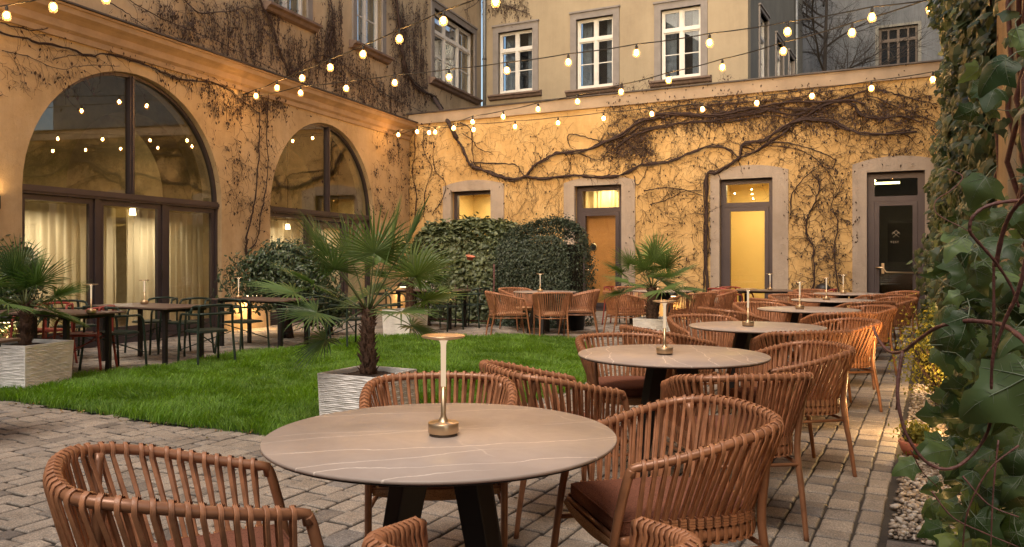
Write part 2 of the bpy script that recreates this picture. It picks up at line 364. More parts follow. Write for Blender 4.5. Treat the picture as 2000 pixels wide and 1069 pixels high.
def casement(parent, w, y, bars=1, sur=.17, curtain=True, top=.70, fw=.055, leafs=2, sillm=None, name='window'):
    """white double casement with transom, glazing bars, surround and sill; w=(xa,xb,z0,z1)"""
    xa,xb,z0,z1=w; W=xb-xa; mb=MB()
    for a,b,c,d in ((xa,xa+fw,z0,z1),(xb-fw,xb,z0,z1),(xa+fw,xb-fw,z0,z0+fw*1.2),(xa+fw,xb-fw,z1-fw,z1)):
        mb.box(a,b,y+.10,y+.20,c,d)
    zt=z0+(z1-z0)*top
    mb.box(xa+fw,xb-fw,y+.085,y+.19,zt-.045,zt+.045)
    cs=[xa+W*(k/leafs) for k in range(1,leafs)]
    for c in cs: mb.box(c-.04,c+.04,y+.09,y+.19,z0+fw*1.2,zt-.045); mb.box(c-.04,c+.04,y+.09,y+.19,zt+.045,z1-fw)
    edges=[xa+fw]+cs+[xb-fw]
    s=.035
    for i in range(leafs):
        a=edges[i]+(.04 if i else 0); b=edges[i+1]-(.04 if i<leafs-1 else 0)
        for c,d in ((z0+fw*1.2,zt-.045),(zt+.045,z1-fw)):
            mb.box(a,a+s,y+.12,y+.17,c,d); mb.box(b-s,b,y+.12,y+.17,c,d); mb.box(a+s,b-s,y+.12,y+.17,c,c+s); mb.box(a+s,b-s,y+.12,y+.17,d-s,d)
        zl=z0+fw+(zt-z0-fw)*.5
        for k in range(bars):
            zz=z0+fw*1.2+(zt-.045-z0-fw*1.2)*(k+1)/(bars+1)
            mb.box(a+s,b-s,y+.13,y+.165,zz-.013,zz+.013)
    win=mb.build(name,M['whitef'],parent)
    g=MB(); g.box(xa+fw,xb-fw,y+.145,y+.151,z0+fw,z1-fw); g.build('pane',M['glassup'],win)
    mb=MB()
    for a,b,c,d in ((xa-sur,xa,z0-.03,z1+sur),(xb,xb+sur,z0-.03,z1+sur),(xa,xb,z1,z1+sur)): mb.box(a,b,y-.045,y+.10,c,d)
    mb.box(xa-sur-.03,xb+sur+.03,y-.08,y+.02,z1+sur,z1+sur+.05)
    mb.build('surround',M['surround'],win)
    mb=MB(); extrude_x(mb,[(y+.1,z0-.0),(y-.20,z0-.05),(y-.20,z0-.10),(y-.13,z0-.13),(y-.10,z0-.19),(y+.02,z0-.22),(y+.1,z0-.22)],xa-sur-.12,xb+sur+.12)
    mb.build('sill',sillm or M['sill'],win)
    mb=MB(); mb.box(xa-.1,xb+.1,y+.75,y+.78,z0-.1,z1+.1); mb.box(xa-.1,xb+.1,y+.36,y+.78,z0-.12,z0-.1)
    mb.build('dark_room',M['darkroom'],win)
    if curtain:
        for a,b in ((xa+.03,xa+W*.30),(xb-W*.30,xb-.03)):
            n=26; vs=[];fs=[]
            for k in range(n+1):
                x=a+(b-a)*k/n; yy=y+.42+.03*math.sin(k*1.9)
                vs+=[(x,yy,z0),(x,yy,z1)]
            for k in range(n): fs.append((2*k,2*k+2,2*k+3,2*k+1))
            mb=MB(); mb.add(vs,fs,0,True); mb.build('curtain',M['curtup'],win)
    return win
for i,w in enumerate(UW):
    casement(LB,w,.06,leafs=2 if i<2 else 3,bars=1 if i<2 else 1)

def sash(mb,a,b,c,d,y0,y1,t): 
    mb.box(a,a+t,y0,y1,c,d); mb.box(b-t,b,y0,y1,c,d); mb.box(a+t,b-t,y0,y1,c,c+t); mb.box(a+t,b-t,y0,y1,d-t,d)
def archwin(o, zt, mx, lows):
    xa,xb=o[0],o[1]; c=(xa+xb)/2; r=(xb-xa)/2; mb=MB(); y=.10
    mb.box(xa,xb,y-.03,y+.10,zt-.055,zt+.065); mb.box(xa,xb,y-.05,y-.031,zt-.02,zt+.035)
    # curved rim
    n=36; prev=None
    for rr0,rr1,ya,yb in ((r-.005,r-.055,y,y+.08),):
        P=[]
        for k in range(n+1):
            a=PI*k/n; P.append([(c+q*math.cos(a),yy,zt+q*math.sin(a)) for q,yy in ((rr0,ya),(rr1,ya),(rr1,yb),(rr0,yb))])
        vs=[p for q in P for p in q]; fs=[]
        for k in range(n):
            for j in range(4):
                j2=(j+1)%4; fs.append((4*k+j,4*k+j2,4*k+4+j2,4*k+4+j))
        mb.add(vs,fs)
    h=math.sqrt(max(0,(r-.03)**2-(mx-c)**2))
    mb.box(mx-.045,mx+.045,y-.02,y+.08,zt+.065,zt+h); mb.box(mx-.012,mx+.012,y-.04,y-.021,zt+.065,zt+h)
    win=mb.build('arched_window',M['alu'],LB)
    # glass lunette
    vs=[(c+(r-.03)*math.cos(PI*k/n),y+.04,zt+.05+(r-.03)*math.sin(PI*k/n)*.985) for k in range(n+1)]
    g=MB(); g.add(vs,[tuple(range(n+1))]); g.build('lunette_pane',M['glass'],win)
    edges=[xa]+lows+[xb]
    mb=MB(); mb.box(xa,xb,y-.02,y+.10,.0,.10)
    for e in lows: mb.box(e-.05,e+.05,y-.01,y+.10,.10,zt-.055)
    mb.box(xa,xa+.05,y-.01,y+.1,.10,zt-.055); mb.box(xb-.05,xb,y-.01,y+.1,.10,zt-.055)
    lf=mb.build('door_frame',M['alu'],win)
    for i in range(len(edges)-1):
        a,b=edges[i]+.05,edges[i+1]-.05
        mb=MB(); sash(mb,a+.004,b-.004,.105,zt-.06,y+.015,y+.075,.075); mb.box(a+.08,b-.08,y+.02,y+.07,.18,.26)
        d=mb.build('glass_door',M['alu'],LB)
        g=MB(); g.box(a+.07,b-.07,y+.04,y+.047,.25,zt-.13); g.build('pane',M['glassb'],d)
        if i==1:
            hd=MB(); hd.tube([(b-.03,y+.015,1.0),(b-.03,y-.03,1.0),(b-.03,y-.03,1.22),(b-.03,y+.015,1.22)],.009,8); hd.build('handle',M['black'],d)
m1=LW.hit(257,250,.10)[0]; l1=LW.hit(190,500,.10)[0]; l2=LW.hit(321,500,.10)[0]
archwin(A1,2.27,m1,[l1,l2])
m2=LW.hit(641,300,.10)[0]; l3=LW.hit(605,430,.10)[0]; l4=LW.hit(675,430,.10)[0]
archwin(A2,2.30,m2,[l3,l4])
# inside of the arched wing
mb=MB()
mb.box(-10.5,7.0,5.2,5.3,0,4.8); mb.box(-10.6,-10.5,.43,5.3,0,4.8); mb.box(7.0,7.1,.43,5.3,0,4.8)
mb.box(-10.6,7.1,.43,5.3,4.8,4.9)
mb.build('room_shell',M['roomwarm'],LB)
mb=MB(); mb.box(-10.5,7.0,.22,5.2,-.05,.012); mb.build('room_floor',mat('oak_floor',(.22,.13,.07),.4),LB)
mb=MB(); wall(mb,-10.4,6.9,0,4.75,[(-7.6,-4.3,0,('arch',2.55,1.6)),(-1.5,1.45,0.0,('arch',2.6,1.45)),(3.0,5.9,0,('arch',2.6,1.45))],y0=2.0,th=.75)
mb.build('inner_arcade',mat('arcade_plaster',(.34,.29,.14),.9),LB)
def curtain(a,b,z0,z1,y,amp=.045,seed=1,par=LB):
    r=random.Random(seed); n=int((b-a)/.012); vs=[];fs=[]; ph=r.random()*6
    rows=10
    for j in range(rows+1):
        t=j/rows; z=z1+(z0-z1)*t; pinch=.75+.25*t
        for k in range(n+1):
            x=a+(b-a)*k/n
            yy=y+amp*pinch*math.sin(ph+x*2*PI/.15+1.2*math.sin(x*5+ph)) + .012*math.sin(x*60+z*2)
            vs.append((x,yy,z))
    for j in range(rows):
        for k in range(n): fs.append((j*(n+1)+k, (j+1)*(n+1)+k,(j+1)*(n+1)+k+1,j*(n+1)+k+1))
    mb=MB(); mb.add(vs,fs,0,True); mb.build('curtain',M['curtain'],par)
def X1(u,y=.6): return LW.hit(u,500,y)[0]
curtain(X1(20),X1(182),.03,2.14,.62,seed=1)
curtain(X1(196),X1(231),.03,2.14,.62,seed=2); curtain(X1(247),X1(312),.03,2.14,.62,seed=3)
curtain(X1(326),X1(414),.03,2.14,.62,seed=4)
curtain(X1(520),X1(600),.03,2.14,.62,seed=5); curtain(X1(612),X1(668),.03,2.14,.62,seed=6); curtain(X1(700),5.3,.03,2.14,.62,seed=7)
mb=MB(); mb.box(-10.4,6.9,.60,.64,2.17,2.21); mb.build('curtain_rail',M['black'],LB)
# pendant lamps inside, behind the glass
def pendant(u,v,y,label,k=.72):
    x,z=LW.hit(u,v,y); w=LW.w(x,y); t=thing('pendant_lamp',label,'lamp',(w.x,w.y,z),0)
    mb=MB(); mb.lathe([(.055*k,.075*k),(.075*k,-.075*k)],20,closed=False); mb.lathe([(.001,.07*k),(.055*k,.07*k)],20,closed=False); mb.build('lamp_shade',M['shade'],t)
    mb=MB(); mb.tube([(0,0,.07*k),(0,0,4.78-z)],.006,6); mb.build('cord',M['cable'],t)
pendant(259,414,.47,'lit cream pendant shade behind the middle door of the near arched window')
pendant(562,443,.50,'lit pendant shade behind the doors of the farther arched window')

# ================================================================== REAR: low wing with doors
RB=at(BW,'rear_wing','low yellow stuccoed wing with four doors across the back of the courtyard','building')
XL=GR.c*0+(LW.w(XC,0).x*.886-LW.w(XC,0).y*.463); XR=1.2
PZ=4.84
def door_spec(u0,u1,vt,y=.16):
    xa,zt=BW.hit(u0,vt,y); xb,zt2=BW.hit(u1,vt-2,y); return xa,xb,(zt+zt2)/2
D=[door_spec(887,966,374),door_spec(1127,1220,363),door_spec(1408,1513,350),door_spec(1693,1808,336)]
SUR=[(BW.hit(866,400)[0],BW.hit(985,400)[0],BW.hit(925,352)[1]),(BW.hit(1102,400)[0],BW.hit(1241,400)[0],BW.hit(1171,344)[1]),
     (BW.hit(1388,400)[0],BW.hit(1540,400)[0],BW.hit(1462,323)[1]),(BW.hit(1665,400)[0],BW.hit(1838,400)[0],BW.hit(1750,305)[1])]
zb=[1.0,.10,.10,.10]
ops=[(a,b,zb[i],t) for i,(a,b,t) in enumerate(D)]
mb=MB(); wall(mb,XL,XR,0,PZ,ops,th=.4); mb.build('wall',M['wallb'],RB)
mb=MB(); mb.box(XL+.0,XR,-.05,.4,PZ,PZ+.27); mb.build('parapet',M['parapet'],RB)
mb=MB(); extrude_x(mb,[(-.09,PZ+.272),(-.09,PZ+.30),(.45,PZ+.36),(.45,PZ+.33)],XL-.05,XR); mb.build('flashing',M['flash'],RB)
mb=MB(); mb.box(XL,XR,.4,9.5,PZ-.06,PZ); mb.build('roof',M['flash'],RB)
for i,((sa,sb,st),(a,b,t)) in enumerate(zip(SUR,D)):
    rise=.13; h=(sb-sa)/2; rad=(h*h+rise*rise)/(2*rise); c=(sa+sb)/2
    f=lambda x: st-rad+math.sqrt(max(0,rad*rad-(x-c)**2))
    mb=MB(); wall(mb,sa,sb,0.0 if i else .0,st,[(a+.012,b-.012,zb[i],t-.012)],y0=-.03,th=.1,topf=f); mb.build('stone_surround',M['stone'],RB)
def room(par,xa,xb,zt,depth,m,name='room_shell'):
    mb=MB(); e=.28
    mb.box(xa-e,xb+e,.41+depth,.46+depth,0,zt+.1); mb.box(xa-e-.05,xa-e,.405,.46+depth,0,zt+.1); mb.box(xb+e,xb+e+.05,.405,.46+depth,0,zt+.1)
    mb.box(xa-e-.05,xb+e+.05,.405,.46+depth,zt+.1,zt+.15); mb.box(xa-e-.05,xb+e+.05,.405,.46+depth,-.03,.005)
    return mb.build(name,m,par)
def plain_door(i, transom, fw=.10, bot=.1, glass='glassb'):
    a,b,t=D[i]; z0=zb[i]; y=.16; mb=MB(); sash(mb,a,b,z0,t,y,y+.1,fw); mb.box(a+fw,b-fw,y,y+.1,transom-.05,transom+.05)
    mb.box(a-.0,b+.0,y-.14,y,z0-.06,z0-.002)
    d=mb.build('door' if i else 'window',M['alu'],RB)
    lo=MB(); sash(lo,a+fw+.004,b-fw-.004,z0+.11,transom-.055,y-.02,y+.07,.085); s=lo.build('door_leaf',M['alu'],d)
    g=MB(); g.box(a+fw,b-fw,y+.03,y+.036,transom+.05,t-fw); g.box(a+fw+.07,b-fw-.07,y+.03,y+.036,z0+.19,transom-.13); g.build('pane',M[glass],d)
    return d
tr1=BW.hit(926,431,.16)[1]; tr2=BW.hit(1173,410,.16)[1]; tr3=BW.hit(1460,400,.16)[1]; tr4=BW.hit(1750,388,.16)[1]
plain_door(0,tr1); d2=plain_door(1,tr2,fw=.13); d3=plain_door(2,tr3,fw=.115); d4=plain_door(3,tr4,fw=.14)
# rooms
a,b,t=D[0]; room(RB,a,b,t,1.2,M['roomyellow'])
a,b,t=D[1]; room(RB,a,b,t,.9,M['roomyellow'])
a,b,t=D[2]; room(RB,a,b,t,2.0,M['roomyellow'])
a,b,t=D[3]; room(RB,a,b,t,2.6,mat('dark_green_room',(.05,.045,.035),.8))
# plywood inner door with a porthole behind door two
a,b,t=D[1]; y=.34
mp=mat('orange_plywood',(.62,.28,.10),.45,var=.12,vs=3)
mb=MB(); mb.box(a+.02,b-.02,y,y+.04,.1,tr2-.06); pd=mb.build('plywood_door',mp,RB)
xc,zc=BW.hit(1159,483,y); mb=MB(); mb.lathe([(.075,0),(.095,0),(.095,.012),(.075,.012)],28,closed=False); o=mb.build('porthole_ring',M['brass'],pd); o.location=(xc,y-.001,zc); o.rotation_euler=(PI/2,0,0)
mb=MB(); mb.lathe([(.001,.004),(.076,.004)],28,closed=False); o=mb.build('porthole_pane',M['darkroom'],pd); o.location=(xc,y-.002,zc); o.rotation_euler=(PI/2,0,0)
mb=MB(); xh,zh=BW.hit(1146,527,.12); mb.tube([(xh-.02,.135,zh),(xh-.02,.09,zh),(xh+.11,.09,zh)],.011,8); mb.lathe([(.001,0),(.024,0),(.024,.01),(.001,.01)],16,(xh-.02,.13,zh-.005)); mb.build('handle',M['brass'],d2)
curtain_par=RB
def curtB(xa,xb,z0,z1,y):
    n=60; vs=[];fs=[]
    for k in range(n+1):
        x=xa+(xb-xa)*k/n; yy=y+.025*math.sin(k*.9+math.sin(k*.31)*2); vs+=[(x,yy,z0),(x,yy,z1)]
    for k in range(n): fs.append((2*k,2*k+2,2*k+3,2*k+1))
    mb=MB(); mb.add(vs,fs,0,True); mb.build('curtain',M['roomyellow'],RB)
curtB(a,b,tr2+.0,t,.55)
# door four: push bar, sign on the glass, ceiling strip
a,b,t=D[3]
xh,zh=BW.hit(1713,523,.1); xe,_=BW.hit(1775,529,.1)
mb=MB(); mb.lathe([(.001,0),(.03,0),(.03,.03),(.001,.03)],16,(xh,.10,zh-.015)); mb.tube([(xh,.10,zh),(xh,.05,zh),(xh+.10,.05,zh),(xh+.17,.05,zh-.09),(xe+.25,.05,zh-.10)],.016,8)
mb.box(xh+.08,xh+.13,.10,.13,zh-.12,zh+.09); mb.build('push_bar',M['brass'],d4)
xs_,zs_=BW.hit(1750,458,.17); s=.062
mb=MB()
def line(x0,z0,x1,z1,w=.006):
    mb.tube([(xs_+x0*s,.185,zs_+z0*s),(xs_+x1*s,.183,zs_+z1*s)],w*.6,5)
line(-1.2,.3,0,1.3); line(0,1.3,1.2,.3); line(-.9,-.9,.9,.7); line(.9,-.9,-.9,.7); line(-1.15,.0,-.2,.85); line(1.15,.0,.2,.85)
mark=mat('pale_lettering',(.40,.33,.24),.6)
mb.build('crossed_tools_mark',mark,d4)
cu=bpy.data.curves.new('door_lettering','FONT'); cu.body='TEST'; cu.size=.062; cu.extrude=.001; cu.space_character=1.25
to=bpy.data.objects.new('door_lettering',cu); COL.objects.link(to)
bpy.context.view_layer.update()
me=bpy.data.meshes.new_from_object(to); bpy.data.objects.remove(to)
me.materials.clear(); me.materials.append(mark)
to=bpy.data.objects.new('lettering',me); COL.objects.link(to); to.parent=d4; to.rotation_euler=(PI/2,0,0); to.location=(xs_-.105,.185,zs_-.175)
mb=MB(); xq,zq=BW.hit(1729,357,1.4); mb.box(xq-.28,xq+.28,1.36,1.44,zq-.03,zq+.01); mb.build('ceiling_light',M['strip'],RB)
mb=MB(); xq,zq=BW.hit(1740,520,1.3); mb.box(xq-.1,xq+2,2.2,2.25,0,zq+1.0); mb.build('inner_partition',M['black'],RB)
# recessed spots seen through door three's fanlight
a,b,t=D[2]; mb=MB()
for (u,v) in ((1435,378),(1468,370),(1469,379),(1471,388)):
    x,z=BW.hit(u,v,1.2); mb.lathe([(.001,0),(.018,0),(.001,-.012)],12,(x,1.2,z),closed=False)
mb.build('ceiling_spots',M['bulb'],RB)

# ================================================================== upper facade behind
UPB=at(UB,'upper_house','plain beige house with three white casement windows rising behind the rear wing','building')
XS=8.34
def uw(u0,u1,vt,vb):
    xa,_=UB.hit(u0,100); xb,_=UB.hit(u1,100); um=(u0+u1)/2; return xa,xb,UB.hit(um,vb)[1],UB.hit(um,vt)[1]
W4=[uw(974,1041,60,180),uw(1126,1198,34,171),uw(1291,1369,15,152)]
mb=MB(); wall(mb,0,XS,3.5,12.5,W4,th=.35); mb.build('wall',M['upper'],UPB)
for w in W4: casement(UPB,w,0,bars=1,sur=.19)
SF=Fr(UB.w(XS,0).x,UB.w(XS,0).y,math.atan2(.886,.463))
def sw(u0,u1,vt,vb):
    xa,_=SF.hit(u0,100); xb,_=SF.hit(u1,100); um=(u0+u1)/2; return xa,xb,SF.hit(um,vb)[1],SF.hit(um,vt)[1]
SW=[sw(1483,1499,30,165),sw(1515,1529,82,165),sw(1540,1550,112,165)]
SB=at(SF,'side_house','grey-beige return wall with three narrow windows behind the rear wing','building')
mb=MB(); wall(mb,0.36,10.4,3.5,12.5,SW,th=.35); mb.build('wall',M['side'],SB)
for w in SW: casement(SB,w,0,bars=1,sur=.10,leafs=2,curtain=False)
# far grey building
GB=Fr(GR.w(0,36).x,GR.w(0,36).y,ANG_G)
GBo=at(GB,'grey_house','blue-grey rendered house far behind with a dark brown window','building')
ga,gt=GB.hit(1716,56); gb_,_=GB.hit(1793,56); gz=GB.hit(1750,131)[1]
xl=GB.hit(1540,100)[0]
mb=MB(); wall(mb,xl-4,16,0,22,[(ga,gb_,gz,gt)],th=.4); mb.build('wall',M['grey'],GBo)
mb=MB(); y=.12; sash(mb,ga,gb_,gz,gt,y,y+.12,.10); zt=gz+(gt-gz)*.68; mb.box(ga,gb_,y-.02,y+.12,zt-.06,zt+.06)
for k in (1,2,3):
    x=ga+(gb_-ga)*k/4; mb.box(x-.05 if k==2 else x-.035,x+.05 if k==2 else x+.035,y,y+.12,gz+.1,gt-.1)
gw=mb.build('window',M['brownw'],GBo)
mb=MB(); mb.box(ga+.05,gb_-.05,y+.05,y+.06,gz+.05,gt-.05); mb.build('pane',mat('dark_pane',(.008,.010,.014),.6,spec=.05),gw)
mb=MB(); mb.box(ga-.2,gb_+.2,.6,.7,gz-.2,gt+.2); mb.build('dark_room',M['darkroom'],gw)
mb=MB()
for a_,b_,c_,d_ in ((ga-.12,ga,gz,gt+.1),(gb_,gb_+.12,gz,gt+.1),(ga,gb_,gt,gt+.1)): mb.box(a_,b_,-.03,.12,c_,d_)
mb.build('surround',M['side'],gw)
# drainpipes
def pipe(fr,u,z0,z1,label,r=.055):
    x,_=fr.hit(u,100,-.08); w=fr.w(x,-.08); t=thing('drainpipe',label,'drainpipe',(w.x,w.y,z0),fr.a)
    mb=MB(); mb.tube([(0,0,0),(0,0,z1-z0)],r,12); mb.build('pipe',mat('zinc_pipe',(.18,.19,.20),.5,.4),t)
    mb=MB()
    for k in range(3): mb.lathe([(r+.001,0),(r+.014,0),(r+.014,.05),(r+.001,.05)],12,(0,0,.5+k*2.2),closed=False); mb.box(-.01,.01,0,.12,.5+k*2.2,.55+k*2.2)
    mb.build('bracket',M['flash'],t)
pipe(UB,946,5.0,12.0,'grey zinc drainpipe in the inner corner of the beige house')
pipe(SF,1556,5.0,12.0,'dark drainpipe at the far end of the grey-beige return wall',.05)
# rooftop vent box
w=px(1795,124,18.3); t=thing('roof_vent','small beige vent box standing on the flat roof by the ivy','vent',(w.x,w.y,PZ+.3),ANG_G)
mb=MB(); mb.box(-.22,.22,-.15,.15,0,.26); mb.box(-.25,.25,-.18,.18,.261,.30); bevel(mb.build('housing',mat('beige_metal',(.42,.37,.33),.5),t),.01)
mb=MB(); [mb.box(-.18,.18,-.16,-.152,.04+k*.04,.06+k*.04) for k in range(5)]; mb.build('louvre',M['flash'],t)

# ================================================================== RIGHT: ivy-clad wall
RWo=at(GR,'ivy_wall','peach stuccoed wall with a pilaster at the right edge behind the ivy','wall')
mb=MB(); mb.box(.42,1.0,1.2,17.5,0,8.5); mb.build('wall_body',M['wall'],RWo)
mb=MB(); mb.box(.31,.42,4.45,5.2,0,8.5); mb.box(.345,.42,4.36,4.449,0,8.5); mb.box(.385,.42,4.20,4.359,0,8.5)
bevel(mb.build('pilaster',M['wall'],RWo),.008)

# the house on the fourth side of the courtyard: outside the picture, but the door glass mirrors it
OP=at(GR,'opposite_house','beige rendered house closing the courtyard behind the viewer','building')
ow=[(x,x+1.1,z,z+1.9) for x in (-14,-11,-8,-5,-2,1,4) for z in (1.2,)]
mb=MB(); wall(mb,-19,9,0,7.5,ow,y0=-8.5,th=.4); mb.build('wall',M['upper'],OP)
mb=MB()
for a,b,c,d in ow: mb.box(a,b,-8.3,-8.25,c,d)
mb.build('window_panes',M['darkroom'],OP)
# ================================================================== GROUND
def structure(o): o['kind']='structure'; return o
mb=MB(); mb.add([(-60,-40,-.008),(80,-40,-.008),(80,90,-.008),(-60,90,-.008)],[(0,1,2,3)])
structure(mb.build('ground',mat('joint_sand',(.05,.042,.034),.95,var=.5,vs=3,bump=.6,bs=80)))
LAWN=[(-.93,5.55),(-1.75,5.92),(-2.81,6.42),(-4.75,7.48),(-6.4,8.35),(-6.6,9.2),(-5.6,8.95),(-4.76,8.75),(-4.3,9.3),(-4.12,9.7),(-3.79,10.7),(-3.3,11.3),(-2.9,12.2),(-2.6,13.0),(-1.9,13.45),(.4,13.35),(1.05,12.9),(1.15,11.5),(.98,9.6),(.72,8.3),(.1,7.2)]
def inpoly(P, x, y):
    x=np.asarray(x); y=np.asarray(y); c=np.zeros(x.shape,bool); n=len(P)
    for i in range(n):
        x1,y1=P[i]; x2,y2=P[(i+1)%n]
        if y1==y2: continue
        c ^= ((y1>y)!=(y2>y)) & (x < (x2-x1)*(y-y1)/(y2-y1)+x1)
    return c
def paver_mat():
    m,nt,b=newmat('concrete_paver'); tc=N(nt,'ShaderNodeTexCoord'); at_=N(nt,'ShaderNodeAttribute',attribute_name='tone')
    r=ramp(nt,at_.outputs['Fac'],[(0,(.14,.125,.115)),(.3,(.25,.22,.19)),(.75,(.34,.295,.25)),(1,(.19,.18,.175))])
    n1=N(nt,'ShaderNodeTexNoise',Scale=4.5,Detail=6,Roughness=.7); L(nt,tc.outputs['Object'],n1.inputs['Vector'])
    r1=ramp(nt,n1.outputs['Fac'],[(.25,(.62,.6,.58)),(.55,(1,1,1)),(.8,(1.15,1.12,1.08))])
    mu=N(nt,'ShaderNodeMix',data_type='RGBA',blend_type='MULTIPLY'); mu.inputs[0].default_value=1; L(nt,r.outputs[0],mu.inputs[6]); L(nt,r1.outputs[0],mu.inputs[7])
    n2=N(nt,'ShaderNodeTexNoise',Scale=130,Detail=2,Roughness=.6); L(nt,tc.outputs['Object'],n2.inputs['Vector'])
    r2=ramp(nt,n2.outputs['Fac'],[(.3,(.5,.48,.46)),(.5,(1,1,1)),(.70,(1.9,1.8,1.65))])
    m2=N(nt,'ShaderNodeMix',data_type='RGBA',blend_type='MULTIPLY'); m2.inputs[0].default_value=.8; L(nt,mu.outputs[2],m2.inputs[6]); L(nt,r2.outputs[0],m2.inputs[7])
    da=N(nt,'ShaderNodeAttribute',attribute_name='dirt'); dm=N(nt,'ShaderNodeMix',data_type='RGBA'); L(nt,da.outputs['Fac'],dm.inputs[0]); L(nt,m2.outputs[2],dm.inputs[6]); dm.inputs[7].default_value=(.045,.036,.03,1); L(nt,dm.outputs[2],b.inputs['Base Color']); b.inputs['Roughness'].default_value=.62; b.inputs['Specular IOR Level'].default_value=.35
    n3=N(nt,'ShaderNodeTexNoise',Scale=28,Detail=6,Roughness=.7); L(nt,tc.outputs['Object'],n3.inputs['Vector'])
    bp=N(nt,'ShaderNodeBump',Strength=.55,Distance=.012); L(nt,n3.outputs['Fac'],bp.inputs['Height']); L(nt,bp.outputs[0],b.inputs['Normal'])
    return m
M['paver']=paver_mat()
def pavers():
    rr=random.Random(5); V=[];Fq=[];T=[];DD=[]
    p=-14.0
    while p<-.21:
        w=rr.choice([.12,.14,.16,.16]); 
        if p+w>-.20: w=-.2-p
        if w<.06: break
        q=1.5-rr.random()*.2
        while q<17.5:
            l=rr.choice([.12,.15,.18,.18,.22])
            if p+w>-.35 and q<4.15<q+l: l=4.15-q+.001
            cx,cy=p+w/2,q+l/2; wc=GR.w(cx,cy)
            g=.0035; x0,x1,y0,y1=p+g,p+w-g,q+g+.002,q+l-g-.002
            if x1-x0>.03 and y1-y0>.03 and wc.y>1.2:
                if not inpoly(LAWN,wc.x,wc.y):
                    lx,ly=wc.x-LW.ox,wc.y-LW.oy
                    if -(lx*LW.s)+ly*LW.c < .1:
                        j=[rr.uniform(-.005,.005) for _ in range(8)]; h=rr.uniform(-.0035,.0035); tx,ty=rr.uniform(-.012,.012),rr.uniform(-.012,.012)
                        c=.008; n=len(V)
                        outer=[(x0+j[0],y0+j[1]),(x1+j[2],y0+j[3]),(x1+j[4],y1+j[5]),(x0+j[6],y1+j[7])]
                        # cut corners a little: tumbled stones
                        def ring(ins,z):
                            out=[]
                            for k,(ax,ay) in enumerate(outer):
                                sx=1 if ax<cx else -1; sy=1 if ay<cy else -1; cc=.007
                                a=(ax+sx*(ins+cc),ay+sy*ins); b_=(ax+sx*ins,ay+sy*(ins+cc))
                                if k in (0,2): out+= [b_,a]
                                else: out+= [a,b_]
                            return [(X,Y,z+h+(X-cx)*tx+(Y-cy)*ty) for X,Y in out]
                        r1=ring(0,-.03); r2=ring(0.0,-.010); r3=ring(c*.5,-.0035); r4=ring(c*1.1,0.0)
                        V+=r1+r2+r3+r4
                        for a in range(3):
                            for k in range(8): Fq.append((n+a*8+k,n+a*8+(k+1)%8,n+a*8+8+(k+1)%8,n+a*8+8+k))
                        t=n+24
                        Fq+=[(t,t+1,t+2,t+3),(t,t+3,t+4,t+7),(t+7,t+4,t+5,t+6)]
                        tt=min(1,max(0,rr.gauss(.5,.24))); T+=[tt]*32; DD.extend([1]*8+[.9]*8+[.12]*8+[0]*8)
            q+=l
        p+=w
    # slabs behind the gravel strip at the bottom right
    o=npmesh('paving',np.array(V),np.array(Fq),M['paver'],T); ad=o.data.attributes.new('dirt','FLOAT','POINT'); ad.data.foreach_set('value',DD)
    o.location=(0,0,0.004); o.rotation_euler=(0,0,ANG_G); return structure(o)
pav=pavers()
# extra pavers right of the gravel head
mb=MB()
for k in range(4):
    for j in range(9):
        mb.box(-.195+k*.2+.004,-.195+(k+1)*.2-.004,2.2+j*.215+.004,2.2+(j+1)*.215-.004,-.03,.0)
o=mb.build('border_paving',M['paver'],rz=ANG_G); structure(o); bevel(o,.006)
mb=MB(); mb.add([(x,y,.006) for x,y in LAWN],[tuple(range(len(LAWN)))]); structure(mb.build('lawn',M['lawnsoil']))
